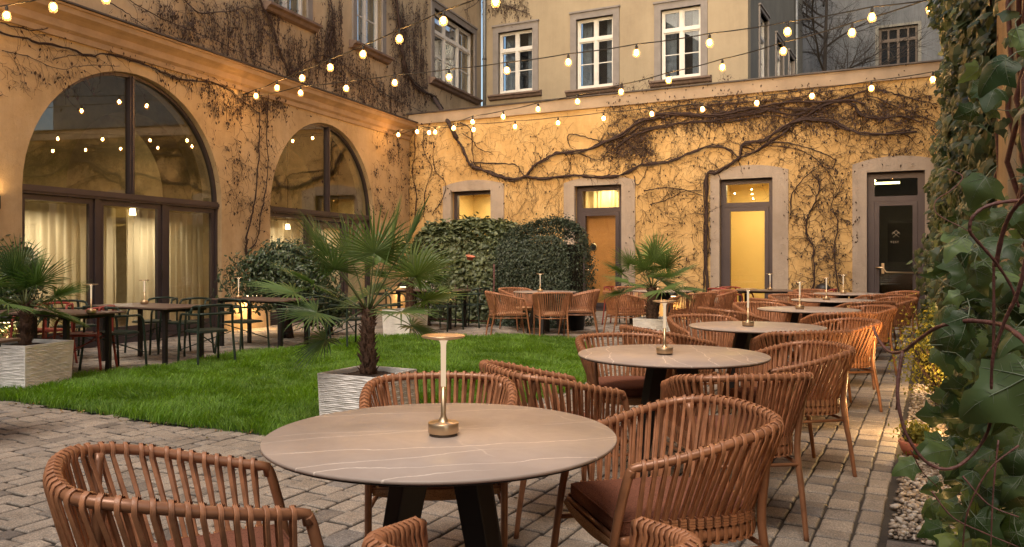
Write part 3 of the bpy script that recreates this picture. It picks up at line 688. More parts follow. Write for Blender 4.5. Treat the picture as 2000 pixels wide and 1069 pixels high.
# grass blades
def grass():
    rg=np.random.default_rng(3); xs=[];ys=[]
    n=0; P=np.array(LAWN); tot=260000
    x=rg.uniform(P[:,0].min()-.05,P[:,0].max()+.05,tot*3); y=rg.uniform(P[:,1].min()-.05,P[:,1].max()+.05,tot*3)
    k=inpoly(LAWN,x,y); x=x[k]; y=y[k]
    keep=rg.random(len(x))<np.clip(1.25-(y-5.5)*.085,.42,1); x=x[keep][:tot]; y=y[keep][:tot]; n=len(x)
    # patchiness
    def fbm(x,y,s,seed):
        r=np.random.default_rng(seed); v=0
        for o in range(7):
            a=r.uniform(0,2*PI); f=s*(1+r.random()*1.6); v=v+np.sin((x*np.cos(a)+y*np.sin(a))*f+r.uniform(0,6.28))
        return v/7
    patch=fbm(x,y,2.2,1); fine=fbm(x,y,9,2)
    x=x+fbm(x*0,y*0,1,1)*0+.045*fbm(x,y,14,21)+rg.normal(0,.02,n); y=y+.045*fbm(x,y,13,22)+rg.normal(0,.02,n)
    h=.078*(1+.45*patch+.35*fine)*rg.uniform(.55,1.45,n); h=np.clip(h,.03,.17)
    w=rg.uniform(.0016,.0032,n)*(1+(y-5)*.09)
    az=rg.uniform(0,2*PI,n); lean=rg.uniform(.1,.75,n)*h; la=fbm(x,y,3,7)*6+rg.normal(0,1.1,n)
    dx,dy=np.cos(az)*w,np.sin(az)*w; lx,ly=np.cos(la)*lean,np.sin(la)*lean
    V=np.zeros((n,7,3))
    for i,(t,ww) in enumerate(((0,1),(.4,.95),(.75,.7))):
        for s_,c in ((0,-1),(1,1)):
            V[:,2*i+s_,0]=x+lx*t*t+c*dx*ww; V[:,2*i+s_,1]=y+ly*t*t+c*dy*ww; V[:,2*i+s_,2]=h*t*(1-.12*t)+.002
    V[:,6,0]=x+lx; V[:,6,1]=y+ly; V[:,6,2]=h*.86
    base=(np.arange(n)*7)[:,None]
    tri=np.concatenate([base+np.array(q)[None] for q in ((0,1,3),(0,3,2),(2,3,5),(2,5,4),(4,5,6))],0)
    tone=np.clip(.5+.22*patch+rg.normal(0,.2,n),0,1); tone=np.where(rg.random(n)<.02,1.0,tone)
    o=npmesh('grass',V.reshape(-1,3),tri,M['grass'],np.repeat(tone,7)); tag(o,'long green grass of the small lawn','grass',kind='stuff')
grass()
def weeds():
    rg=np.random.default_rng(19); P=[]
    for i in range(len(LAWN)):
        a=np.array(LAWN[i]); b=np.array(LAWN[(i+1)%len(LAWN)]); L_=np.linalg.norm(b-a)
        for k in range(int(L_*16)):
            c=a+(b-a)*rg.random()+rg.normal(0,.10,2); 
            for _ in range(rg.integers(2,9)): P.append((*(c+rg.normal(0,.014,2)),.008+.012*rg.random()))
    for k in range(420):                       # tufts in the joints and fallen leaves farther out
        c=GR.w(rg.uniform(-11,-.3),rg.uniform(3,16)); 
        for _ in range(rg.integers(1,4)): P.append((c.x+rg.normal(0,.015),c.y+rg.normal(0,.015),.008+.008*rg.random()))
    P=np.array(P); n=len(P); t=np.where(rg.random(n)<.35,1.0,rg.random(n)*.7)
    o=scatter('weeds','small',P,np.tile([0,0,1.0],(n,1)),rg.uniform(.012,.032,n),leafmat('weed_leaf',(.05,.07,.02),(.22,.13,.05)),None,rg,.5,.0,t); tag(o,'small weeds and dry leaf bits in the paving joints by the lawn','weeds',kind='stuff')
# gravel
def gravel():
    rg=np.random.default_rng(8); bm=bmesh.new(); bmesh.ops.create_icosphere(bm,subdivisions=1,radius=1); bm.verts.ensure_lookup_table()
    tv=np.array([v.co[:] for v in bm.verts]); tf=np.array([[v.index for v in f.verts] for f in bm.faces]); bm.free()
    n=5200; q=4.16+rg.random(n)**1.2*5.2; p=rg.uniform(-.18,.42,n); lay=rg.integers(0,2,n)
    V=[];
    sc=rg.uniform(.009,.021,n)
    S=np.stack([sc*rg.uniform(.9,1.5,n),sc*rg.uniform(.7,1.1,n),sc*rg.uniform(.45,.8,n)],1)
    a=rg.uniform(0,2*PI,n); ca,sa=np.cos(a),np.sin(a)
    v=tv[None]*S[:,None]*(1+.12*rg.standard_normal((n,len(tv),1)))
    vx=v[...,0]*ca[:,None]-v[...,1]*sa[:,None]; vy=v[...,0]*sa[:,None]+v[...,1]*ca[:,None]
    til=rg.normal(0,.25,n)[:,None]; vz=v[...,2]+vx*til
    P=np.stack([vx+p[:,None],vy+q[:,None],vz+(.002+lay*.013)[:,None]],2)
    Fc=(tf[None]+(np.arange(n)*len(tv))[:,None,None]).reshape(-1,3)
    m,nt,b=newmat('river_pebble'); at_=N(nt,'ShaderNodeAttribute',attribute_name='tone')
    r=ramp(nt,at_.outputs['Fac'],[(0,(.17,.13,.10)),(.4,(.34,.27,.20)),(.7,(.44,.37,.30)),(1,(.55,.50,.44))]); L(nt,r.outputs[0],b.inputs['Base Color']); b.inputs['Roughness'].default_value=.6
    o=npmesh('pebble_gravel',P.reshape(-1,3),Fc,m,np.repeat(rg.random(n),len(tv)),smooth=True); o.rotation_euler=(0,0,ANG_G)
    tag(o,'pale river pebbles along the foot of the ivy','gravel',kind='stuff')
gravel()

# ================================================================== leaves
IVY=np.array([(0,.03,0),(.16,-.09,0),(.37,-.04,0),(.40,.16,0),(.56,.38,0),(.35,.50,0),(.21,.74,0),(0,1.0,0),(-.21,.74,0),(-.35,.50,0),(-.56,.38,0),(-.40,.16,0),(-.37,-.04,0),(-.16,-.09,0)],float)
def leaf_template(kind):
    if kind=='ivy':                     # folded along the midrib, slightly cupped
        V=IVY.copy(); V[:,2]=-abs(V[:,0])*.25-(V[:,1]-.4)**2*.25
        V=np.vstack([V,[(0,.42,.03)]]); c=14
        Fc=[(c,i,(i+1)%14) for i in range(14)]
        return V,np.array(Fc)
    if kind=='oval':
        V=np.array([(0,0,0),(.20,.28,-.06),(.20,.62,-.08),(0,1,-.12),(-.20,.62,-.08),(-.20,.28,-.06),(0,.45,.03)],float)
        return V,np.array([(6,i,(i+1)%6) for i in range(6)])
    if kind=='small':
        V=np.array([(0,0,0),(.26,.45,-.06),(0,1,-.05),(-.26,.45,-.06)],float); return V,np.array([(0,1,2),(0,2,3)])
def scatter(name, kind, pos, nrm, size, material, parent=None, rg=None, spread=.5, droop=.6, tone=None):
    """one leaf at each pos, its face turned along nrm (n,3) with random spread, its tip hanging by droop"""
    tv,tf=leaf_template(kind); n=len(pos)
    z=nrm+rg.normal(0,spread,(n,3)); z/=np.linalg.norm(z,axis=1)[:,None]
    y=rg.normal(0,1,(n,3)); y[:,2]-=droop*2.2; y-=z*np.sum(y*z,1)[:,None]; y/=np.linalg.norm(y,axis=1)[:,None]
    x=np.cross(y,z); s=size[:,None,None]
    V=pos[:,None]+s*(tv[None,:,0:1]*x[:,None]+tv[None,:,1:2]*y[:,None]+tv[None,:,2:3]*z[:,None])
    Fc=(tf[None]+(np.arange(n)*len(tv))[:,None,None]).reshape(-1,3)
    if tone is None: tone=np.clip(rg.beta(2,3,n),0,1)
    return npmesh(name,V.reshape(-1,3),Fc,material,np.repeat(tone,len(tv)),parent)

weeds()
def bush(name,label,cat,c,rad,n,kind,material,size,seed,stems=True,shell=.75,lump=.22,group=None,flat=None):
    rg=np.random.default_rng(seed); t=thing(name,label,cat,(c[0],c[1],0),0,group)
    d=rg.normal(0,1,(n,3)); d/=np.linalg.norm(d,axis=1)[:,None]
    lum=0
    for k in range(9):
        a=rg.normal(0,1,3); a/=np.linalg.norm(a); lum=lum+np.maximum(0,d@a-.55)*rg.uniform(.4,1.6)
    rr=(1+lump*(lum-.35)*1.5)*(1-(1-shell)*rg.random(n)**.6*1.3)
    p=d*rr[:,None]*np.array(rad); p[:,2]+=c[2]
    if flat: p[:,2]=np.maximum(p[:,2],flat+rg.random(n)*.2)
    scatter('foliage',kind,p,d+np.array([0,0,.35]),size*rg.uniform(.6,1.25,n),material,t,rg,.6,.5)
    if stems:
        mb=MB(); r=random.Random(seed)
        for k in range(9):
            a=r.uniform(0,2*PI); tip=(math.cos(a)*rad[0]*.6,math.sin(a)*rad[1]*.6,c[2]+rad[2]*r.uniform(-.1,.4))
            mb.tube(crom([(r.uniform(-.08,.08),r.uniform(-.08,.08),0),(tip[0]*.3,tip[1]*.3,tip[2]*.45),tip],4),[.03*(1-i/9)+.005 for i in range(9)],6)
        mb.build('stems',M['vine'],t)
    return t
# shrub at the pier between the arches
w=px(560,560,13.4)
bush('shrub','dark green laurel shrub with bare stems at the pier between the two arches','shrub',(w.x,w.y,1.12),(.93,.7,.66),9000,'oval',M['laurel'],.085,21,lump=.35,shell=.55)
w=px(640,600,13.9)
bush('shrub','low dark laurel bush behind the grass in front of the farther arch','shrub',(w.x,w.y,.5),(.45,.4,.42),2600,'oval',M['laurel'],.08,22,shell=.5)
w=px(8,540,10.6)
bush('shrub','dark evergreen shrub at the left edge beside the first arch','shrub',(w.x,w.y,.98),(.55,.5,.68),4200,'oval',M['laurel'],.085,23,lump=.3,shell=.55)
# hedge
EX=4.4
def hedge(name,label,pc,qc,hx,hy,zt,n,kind,material,size,seed,z0=0.0):
    rg=np.random.default_rng(seed); w=GR.w(pc,qc); t=thing(name,label,'hedge',(w.x,w.y,0),ANG_G)
    u=rg.uniform(-1,1,n); v=rg.uniform(-1,1,n); f=rg.random(n)
    P=np.zeros((n,3)); Nn=np.zeros((n,3))
    top=f<.3; fr=(f>=.3)&(f<.78); sd=f>=.78
    sup=lambda a:(1-abs(a)**3.2)
    P[top]=np.stack([u[top]*hx,v[top]*hy,zt*np.ones(top.sum())],1); Nn[top]=(0,0,1)
    P[fr]=np.stack([u[fr]*hx,-hy*np.ones(fr.sum()),z0+(v[fr]*.5+.5)*(zt-z0)],1); Nn[fr]=(0,-1,.35)
    P[sd]=np.stack([np.sign(u[sd])*hx,v[sd]*hy,z0+abs(u[sd])*(zt-z0)],1); Nn[sd]=np.stack([np.sign(u[sd]),0*u[sd],.3+0*u[sd]],1)
    # round the edges and make it lumpy
    q=P/np.array([hx,hy,zt]); rad=(abs(q[:,0])**EX+abs(q[:,1])**EX+(np.maximum(0,q[:,2]*1.0))**EX)**(1/EX); P=P/np.maximum(rad,1)[:,None]
    lump=np.zeros(n)
    for k in range(10):
        a=rg.normal(0,1,3)*3.2; lump+=np.sin(P@a+rg.uniform(0,6))*.026
    P+=Nn*(lump-.10*rg.random(n)**2+np.where(rg.random(n)<.05,rg.uniform(.03,.15,n),0))[:,None]+rg.normal(0,.02,(n,3)); P[:,2]=np.maximum(P[:,2],z0+.02)
    scatter('foliage',kind,P,Nn,size*rg.uniform(.6,1.3,n),material,t,rg,.55,.7)
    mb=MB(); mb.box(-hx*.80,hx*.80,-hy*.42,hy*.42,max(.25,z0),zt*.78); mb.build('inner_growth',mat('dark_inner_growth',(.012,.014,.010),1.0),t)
    mb=MB(); r=random.Random(seed)
    for k in range(12):
        x=r.uniform(-hx,hx)*.85; y=r.uniform(-hy,hy)*.6; mb.tube([(x,y,0),(x+r.uniform(-.1,.1),y,max(.3,z0)+.2)],.02,6)
    mb.build('stems',M['vine'],t)
    return t
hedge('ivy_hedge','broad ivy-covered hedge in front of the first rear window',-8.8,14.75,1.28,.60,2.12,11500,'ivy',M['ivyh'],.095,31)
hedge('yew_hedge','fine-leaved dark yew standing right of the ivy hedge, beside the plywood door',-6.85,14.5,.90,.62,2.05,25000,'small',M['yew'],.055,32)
# ================================================================== CREEPERS on the walls
class Vine:
    def __init__(s, fr, off): s.fr=fr; s.off=off; s.tw=MB(); s.mains=[]; s.lp=[]; s.lk=1.0; s.r=random.Random(77)
    def P(s,x,z,d=0): return (x, s.off-d, z)
    def grow(s,x,z,ang,ln,r,dep,grav=.0,leaf=.1,wob=.35):
        n=max(3,int(ln/.07)); st=ln/n; pts=[s.P(x,z,r)]; rr=[r]
        for k in range(n):
            ang+=s.r.gauss(0,wob)
            if grav: ang+= -grav*math.cos(ang)*.35 if math.sin(ang)>-.98 else 0
            x+=math.cos(ang)*st; z+=math.sin(ang)*st
            pts.append(s.P(x,z,r+s.r.random()*.015)); rr.append(max(.0018,r*(1-.75*(k+1)/n)))
            if dep>0 and s.r.random()<.34: s.grow(x,z,ang+s.r.choice((-1,1))*s.r.uniform(.4,1.1),ln*s.r.uniform(.25,.55),rr[-1]*.7,dep-1,grav,leaf,wob)
            if s.r.random()<leaf*s.lk: s.lp.append((x,z))
        s.tw.tube(pts,rr,3,cap=False)
    def main(s,pp,rpx,sprout=4.0,slen=(.15,.6),grav=.3,leaf=.12,dep=1,y=None,jit=.006):
        pts=[]
        for q in pp:
            if len(q)==2: x,z=s.fr.hit(q[0],q[1],s.off)
            else: x,z,_=q
            pts.append((x,s.off-.02,z))
        Y=s.fr.w(pts[len(pts)//2][0],0).y; r0=rpx/F*Y*.5*.58
        c=crom(pts,6); n=len(c)
        c=[Vector((p.x+s.r.gauss(0,jit),p.y-abs(s.r.gauss(0,.01))-r0,p.z+s.r.gauss(0,jit))) for p in c]
        rr=[r0*(1.1-.45*i/n)*s.r.uniform(.72,1.25) for i in range(n)]
        s.mains.append((c,rr))
        if rpx>=5:
            for q in range(2):
                ph=s.r.uniform(0,6); fq=s.r.uniform(.25,.5); i0=s.r.randrange(0,max(1,n//4)); i1=n-s.r.randrange(0,max(1,n//4))
                cc=[Vector((p.x+math.sin(ph+i*fq)*r0*1.5*(1+.6*math.sin(i*.13)),p.y-r0*.5*math.cos(ph+i*fq),p.z+math.cos(ph+i*fq*.9)*r0*1.6)) for i,p in enumerate(c)][i0:i1]
                if len(cc)>4: s.mains.append((cc,[r0*.45*s.r.uniform(.8,1.2) for _ in cc]))
        L_=sum((c[i+1]-c[i]).length for i in range(n-1))
        for k in range(int(L_*sprout*1.5)):
            i=s.r.randrange(n-1); d=c[i+1]-c[i]; a=math.atan2(d.z,d.x)
            s.grow(c[i].x,c[i].z,a+s.r.choice((-1,1))*s.r.uniform(.3,1.2),s.r.uniform(*slen),r0*.35 if r0<.03 else .009,dep,grav,leaf)
    def region(s,box,n,ln=(.15,.5),r=.004,grav=.2,leaf=.15,ang=None,dep=1,wob=.4):
        n=int(n*2.2); r=r*1.1
        for _ in range(n):
            u=s.r.uniform(box[0],box[2]); v=s.r.uniform(box[1],box[3]); x,z=s.fr.hit(u,v,s.off)
            a=s.r.uniform(0,2*PI) if ang is None else s.r.gauss(ang,.5)
            s.grow(x,z,a,s.r.uniform(*ln),r*s.r.uniform(.6,1.3),dep,grav,leaf,wob)
    def dangle(s,box,n,ln=(.25,.8)):
        for _ in range(n):
            u=s.r.uniform(box[0],box[2]); v=s.r.uniform(box[1],box[3]); x,z=s.fr.hit(u,v,s.off); l=s.r.uniform(*ln)
            k=int(l/.06); pts=[]; xx=x
            for i in range(k+1):
                xx+=s.r.gauss(0,.012); pts.append(s.P(xx,z-i*.06,.02+.03*s.r.random()))
                if i>0:
                    for _ in range(s.r.choice((0,1,1,2))): s.lp.append((xx+s.r.gauss(0,.022),z-i*.06+s.r.gauss(0,.02)))
            s.tw.tube(pts,.004,3,cap=False)
    def finish(s,name,label,seed):
        t=thing(name,label,'climbing plant',(s.fr.ox,s.fr.oy,0),s.fr.a)
        for c,rr in s.mains:
            mb=MB(); mb.tube(c,rr,7); mb.build('stem',M['vine'],t)
        s.tw.build('twigs',M['twig'],t)
        if s.lp:
            rg=np.random.default_rng(seed); a=np.array(s.lp); n=len(a)
            pos=np.stack([a[:,0],s.off-.02-.05*rg.random(n),a[:,1]],1)
            scatter('dead_leaves','small',pos,np.tile([0,-1.0,.0],(n,1)),rg.uniform(.035,.075,n),M['deadleaf'],t,rg,.5,1.4)
        return t
v=Vine(BW,-.012); v.lk=.45
v.main([(876,238),(890,268),(905,290),(918,318),(925,325),(945,333),(975,345),(1003,350),(1028,345),(1045,325),(1065,312),(1085,302),(1115,297),(1150,293),(1180,280),(1215,262),(1245,242),(1270,232),(1290,224),(1330,226),(1370,226),(1410,225),(1460,215),(1500,207),(1550,200),(1610,200),(1660,197),(1690,205)],9,4,dep=2)
v.main([(1028,345),(1060,350),(1090,346),(1130,343),(1165,347),(1200,345),(1225,338),(1255,322),(1290,320),(1320,312),(1350,298),(1385,288),(1420,290),(1437,303),(1445,313)],7,5)
v.main([(1381,590),(1383,560),(1380,500),(1382,420),(1381,345),(1400,338),(1425,322),(1445,308),(1450,285),(1470,278),(1495,275),(1520,255),(1550,240),(1585,235),(1620,235),(1650,250),(1680,260),(1730,263),(1790,258)],9,3,dep=1)
v.main([(1375,590),(1377,520),(1376,440),(1383,380),(1380,345)],5,6)
v.main([(1445,308),(1470,300),(1500,280),(1530,262),(1548,242)],6,4)
v.main([(1548,242),(1580,225),(1610,207),(1650,198),(1672,208),(1680,225),(1715,232),(1760,228),(1800,240)],7,4)
v.main([(1490,208),(1530,222),(1560,225),(1600,205),(1650,190),(1700,178),(1740,182),(1790,196),(1830,205)],5,8)
v.main([(1660,200),(1700,190),(1740,205),(1790,225),(1830,240)],4,6)
v.main([(1500,277),(1540,280),(1580,290),(1612,302),(1632,315),(1622,330),(1600,322)],4,6)
v.main([(1495,285),(1550,290),(1590,308),(1620,340),(1637,372)],3,6)
v.main([(925,318),(965,320),(1008,322),(1020,338),(1032,346)],4,2)
v.main([(1180,278),(1150,270),(1122,263),(1110,266),(1112,282),(1124,293),(1150,292)],3,2)
v.main([(1128,298),(1150,308),(1170,313),(1185,300),(1200,283)],3,3)
v.main([(1240,345),(1244,362),(1255,352),(1268,322)],3,5)
v.main([(1200,292),(1240,265),(1290,250),(1340,240),(1400,236),(1450,226),(1520,214)],5,9,dep=2)
v.main([(1230,262),(1265,236),(1300,215),(1360,205),(1400,216),(1440,222),(1480,214)],4,9)
v.main([(1560,590),(1588,560),(1590,510),(1588,480),(1577,460),(1576,430),(1590,400),(1600,370),(1595,340)],5,10,(.2,.6),dep=2)
v.main([(1640,585),(1632,520),(1630,480),(1638,440),(1625,400),(1640,375)],4,10,(.2,.6),dep=2)
v.main([(1545,420),(1546,385),(1560,362),(1580,340),(1595,330)],4,8,dep=2)
v.main([(1270,400),(1300,392),(1335,375),(1370,372)],3,6); v.main([(1260,372),(1300,368),(1340,372),(1378,385)],3,6)
v.main([(905,262),(925,275),(935,290),(962,300)],3,3); v.main([(900,240),(922,256),(924,300),(932,330)],4,3)
for pp in ([(795,430),(800,380),(795,330),(798,280),(800,242)],[(810,440),(815,380),(806,340),(812,290),(808,240)],[(828,425),(833,370),(845,330),(828,290),(830,245)],[(845,420),(862,395),(872,360),(850,330),(848,280)]):
    v.main(pp,2.5,9,(.15,.5),dep=1,leaf=.35)
v.main([(1290,232),(1340,222),(1400,229),(1460,222),(1520,212),(1580,215),(1640,206)],5,12,dep=2)
v.main([(1340,215),(1400,205),(1460,200),(1520,196),(1580,186),(1640,176),(1700,170)],3.5,12,dep=2)
v.main([(1250,255),(1330,240),(1420,238),(1500,226),(1560,232),(1620,215)],4,10,dep=2)
v.region((1190,178,1800,240),330,(.2,.6),.004,.3,.25,dep=2)
v.region((1185,262,1265,312),150,(.15,.45),.004,.1,.2,dep=2)
v.region((1545,345,1660,585),110,(.15,.45),.004,.2,.25,dep=2)
v.region((1245,350,1385,560),90,(.15,.5),.0035,.1,.12,dep=2)
v.region((860,240,1110,340),170,(.08,.3),.0028,.1,.1,dep=0,wob=.25)
v.region((990,345,1105,440),60,(.15,.45),.003,-.2,.05,ang=1.3,dep=1)
v.region((1270,240,1780,330),150,(.12,.45),.003,.2,.1,dep=1)
v.region((780,235,860,420),80,(.1,.3),.003,.3,.4,dep=1)
v.region((1100,300,1400,345),60,(.1,.35),.003,.2,.1,dep=1)
v.region((1665,240,1820,320),60,(.1,.4),.003,.2,.1,dep=1)
v.finish('bare_creeper','leafless creeper with thick dark stems spreading over the yellow rear wing',5)

v=Vine(LW,-.012); v.r.seed(5)
v.main([(493,540),(480,500),(478,470),(486,430),(494,390),(500,330),(503,270),(502,215)],5,7,(.1,.4),leaf=.3,grav=-.3)
v.main([(478,500),(500,465),(505,425),(514,380),(520,320),(518,250),(521,180)],4,8,(.1,.35),leaf=.3,grav=-.3)
v.main([(-10,62),(60,80),(130,95),(170,110),(205,106),(260,120),(310,140),(350,155),(420,165),(460,190),(503,222)],5,3,leaf=.1)
v.main([(0,45),(60,60),(115,52),(160,62),(200,85),(250,100),(300,112),(350,130),(400,145),(440,172)],3.5,4,leaf=.2)
v.main([(100,118),(125,110),(165,107)],3,4,leaf=.3)
v.main([(150,20),(190,50),(235,75),(275,98),(330,108),(390,135)],3,5,leaf=.3)
v.main([(230,-10),(300,30),(370,60),(430,85),(480,110),(540,140)],3,6,leaf=.3)
v.main([(0,100),(50,110),(110,135),(170,128),(230,130)],2.5,5,leaf=.3)
v.region((300,90,520,170),70,(.15,.4),.003,.3,.2,dep=1)
v.region((400,170,560,210),50,(.15,.4),.003,.5,.6,dep=1)
v.region((440,220,540,420),60,(.1,.35),.003,.0,.15,dep=1)
v.region((720,250,800,420),40,(.15,.4),.003,.4,.5,dep=1)
v.region((0,110,200,180),50,(.05,.15),.002,.1,.1,dep=0)
v.region((400,110,800,430),160,(.05,.18),.0022,.1,.05,dep=0)
v.dangle((500,190,545,205),18,(.1,.3)); v.dangle((420,190,470,215),10,(.15,.4)); v.dangle((745,225,830,240),14,(.2,.6)); v.dangle((755,260,790,300),7,(.3,.5))
v.finish('bare_creeper','thin leafless creeper on the ochre wall between and above the two arches',6)

v=Vine(LW,.045); v.r.seed(9)
v.main([(495,-20),(512,20),(528,50),(540,90),(552,128),(565,150)],6,6,(.2,.7),leaf=.3,dep=2)
v.main([(768,-20),(776,50),(782,100),(790,140),(812,170),(845,192),(862,213)],9,5,(.2,.7),leaf=.4,dep=2)
v.main([(350,-10),(385,25),(450,22),(480,15),(540,30)],4,8,(.15,.5),leaf=.3,dep=1)
v.main([(180,-10),(235,20),(270,45),(305,65),(340,80)],3,7,(.15,.4),leaf=.3,dep=1)
v.main([(560,150),(600,120),(640,110),(700,150),(760,190),(830,222)],3,8,(.2,.6),leaf=.5,dep=1)
v.main([(640,-10),(648,40),(640,90),(650,130),(690,170)],4,8,(.2,.5),leaf=.5,dep=1)
v.main([(940,-20),(930,5),(905,20)],3,5)
for box,n,ln in (((300,0,360,30),12,(.2,.5)),((360,0,480,50),34,(.2,.6)),((480,0,540,60),26,(.2,.6)),((345,40,420,75),14,(.15,.45)),
                 ((430,40,560,95),44,(.2,.6)),((560,60,640,140),62,(.3,.7)),((634,-10,668,100),60,(.4,.9)),((640,90,720,165),46,(.3,.7)),
                 ((766,-10,832,130),150,(.4,1.0)),((700,140,790,190),60,(.3,.7)),((780,140,835,195),30,(.2,.5)),((660,160,800,205),26,(.2,.45)),((610,30,640,70),14,(.3,.6)),((845,160,880,190),6,(.1,.3))):
    v.dangle(box,n,ln)
v.region((300,0,560,100),70,(.15,.4),.003,.5,.4,dep=1); v.region((560,90,830,210),90,(.15,.4),.003,.5,.4,dep=1)
v.finish('hanging_creeper','dark withered creeper hanging in tassels over the upper wall above the arches',7)
v=Vine(UB,-.012); v.r.seed(4)
v.main([(950,-12),(975,5),(1005,18),(1035,28)],3,8,(.2,.6),leaf=.5,dep=1)
v.dangle((935,-10,1030,10),20,(.2,.5)); v.region((940,0,1030,20),20,(.2,.5),.003,.5,.5)
v.finish('hanging_creeper','small withered creeper tuft beside the grey drainpipe at the top',8)
# the thick stem crossing from the upper wall over the parapet
a=LW.w(*([LW.hit(862,213,0)[0],0]),LW.hit(862,213,0)[1])
mb=MB(); q0=LW.hit(846,192,0); P0=LW.w(q0[0],-.02,q0[1]); q1=BW.hit(878,243,-.14); P2=BW.w(q1[0],-.15,q1[1]); P1=P2.lerp(P0,.35)+Vector((0,0,.02)); q3=BW.hit(893,272,-.05); P3=BW.w(q3[0],-.06,q3[1])
mb.tube(crom([P0,P1,P2,P3],6),.055,7); o=mb.build('creeper_trunk',M['vine']); tag(o,'thick bent creeper stem crossing over the parapet in the corner','climbing plant')

# bare tree behind the rear wing
M['treebark']=mat('dark_tree_bark',(.018,.014,.013),.9)
def baretree():
    w=GR.w(-1.5,28.5); c=px(1606,120,0); base=px(1606,300,31.5); t=thing('bare_tree','leafless tree with fine black twigs in front of the grey house','tree',(base.x,base.y,0))
    mb=MB(); r=random.Random(12); 
    def br(p,d,ln,rad,dep):
        n=5; pts=[p]; rr=[rad]
        for k in range(n):
            d=(d+Vector((r.gauss(0,.13),r.gauss(0,.13),r.gauss(0,.10)+.03))).normalized(); p=p+d*ln/n; pts.append(p); rr.append(rad*(1-.5*(k+1)/n))
            if dep>0:
                for _ in range(2 if dep>1 else 1):
                    if r.random()<.75:
                        e=(d+Vector((r.gauss(0,.7),r.gauss(0,.7),r.gauss(0,.4)))).normalized(); br(p,e,ln*r.uniform(.45,.7),rr[-1]*.55,dep-1)
        tw.tube(pts,rr,4 if rad<.03 else 6,cap=False)
    tw=MB(); 
    tk=MB(); pts=crom([(0,0,0),(.1,0,3),(0,.1,6),(.1,0,9),(.2,0,12.5)],6); tk.tube(pts,[.20*(1-i/30) for i in range(len(pts))],8); tk.build('trunk',M['treebark'],t)
    for k in range(22):
        z=4.5+k*.42; a=r.uniform(0,2*PI); br(Vector((.05,0,z)),Vector((math.cos(a),math.sin(a)*.7,.55)).normalized(),r.uniform(1.6,3.2),.045,3)
    tw.build('branches',M['treebark'],t)
baretree()

# ================================================================== string lights
def string(label,pts,ext0=None,ext1=None,group='festoon lights over the courtyard'):
    P=[pz(q[0],q[1],q[2] if len(q)>2 else 4.10) for q in pts]
    t=thing('string_lights',label,'string lights',tuple(P[0]),0,group); O=P[0]
    C=[p+Vector((0,0,.115)) for p in P]
    full=([ext0] if ext0 is not None else [])+C+([ext1] if ext1 is not None else [])
    cab=[]
    for a,b in zip(full,full[1:]):
        ln=(b-a).length; sag=min(.05,.012*ln*ln) if ln<2 else .03*ln
        for k in range(6):
            s=k/6; p=a.lerp(b,s); p=p+Vector((0,0,sag*(2*s-1)**2-sag*1.0)) if ln<2 else p-Vector((0,0,sag*4*s*(1-s)*.3)); cab.append(p-O)
    cab.append(full[-1]-O)
    mb=MB(); mb.tube(cab,.008,6); mb.build('cable',M['cable'],t)
    for i,p in enumerate(P):
        q=p-O
        if i==0 and not BULB:
            bm=MB(); prof=[(.001,-.050),(.018,-.046),(.031,-.030),(.036,-.008),(.033,.014),(.022,.034),(.013,.044)]
            bm.lathe([(r_*.72,z_*.72) for r_,z_ in prof],12,closed=False); b=bm.build('bulb',M['bulb'],t)
            gl=MB(); gl.lathe([(r_*1.2,z_*1.15-.004) for r_,z_ in prof],16,closed=False); g_=gl.build('bulb_halo',M['halo_shell'],b); BULB['g']=g_  # outer shell carries the painted halo
            sk=MB(); sk.lathe([(.016,.040),(.018,.044),(.018,.085),(.010,.100),(.006,.118)],12)
            for k in range(6):
                a=2*PI*k/6; sk.tube([(rr*math.cos(a),rr*math.sin(a),zz) for rr,zz in ((.018,.05),(.040,.025),(.050,-.01),(.044,-.045),(.026,-.066),(.012,-.072))],.0016,4,cap=False)
            s_=sk.build('socket',M['cable'],b); BULB['b']=b; BULB['s']=s_; b.location=q
        else:
            b=BULB['b'].copy(); COL.objects.link(b); b.parent=t; b.location=q
            s_=BULB['s'].copy(); COL.objects.link(s_); s_.parent=b
            g_=BULB['g'].copy(); COL.objects.link(g_); g_.parent=b
        # settle bulb under the sagging cable
    return t
BULB={}
def wl(u,v_,y=-.03): x,z=LW.hit(u,v_,y); return LW.w(x,y,z)
def up(x,y): return (CU+x/y*F, CV-2.8*F/y)
S1=[up(2.45,5.85),up(1.80,6.57),up(1.12,7.29),up(.47,8.02),(968,3),(866,40),(780,75),(709,105),(645,131),(590,152,4.12),(541,171,4.18),(500,187,4.27)]  # leading bulbs are out of view, added to light the foreground and pilaster
string('festoon string rising from the pier between the arches toward the camera, with added unseen bulbs',S1,None,wl(472,186))
S2=[(587,181,4.22),(676,172,4.13),(771,161),(877,150),(990,137),(1110,121),(1243,103),(1386,83),(1538,61),(1703,33)]
string('festoon string crossing the middle of the beige upper windows',S2,wl(478,190),px(1830,-2,8.8))
S3=[(815,257,4.3),(850,258,4.2),(886,250),(923,238),(983,228),(1051,213),(1128,198),(1213,179),(1306,156),(1411,131),(1530,99),(1664,63),(1817,17)]
string('festoon string rising along the rear parapet to the ivy top right',S3,wl(785,262),px(1850,-6,8.6))
S4=[(778,263,4.36),(838,259,4.22),(925,253),(1006,247),(1090,240),(1179,231),(1273,222),(1372,213),(1478,201),(1586,187),(1702,172),(1822,155)]
string('lowest festoon string in front of the creeper on the yellow rear wing',S4,wl(768,262),px(1850,148,12.3))
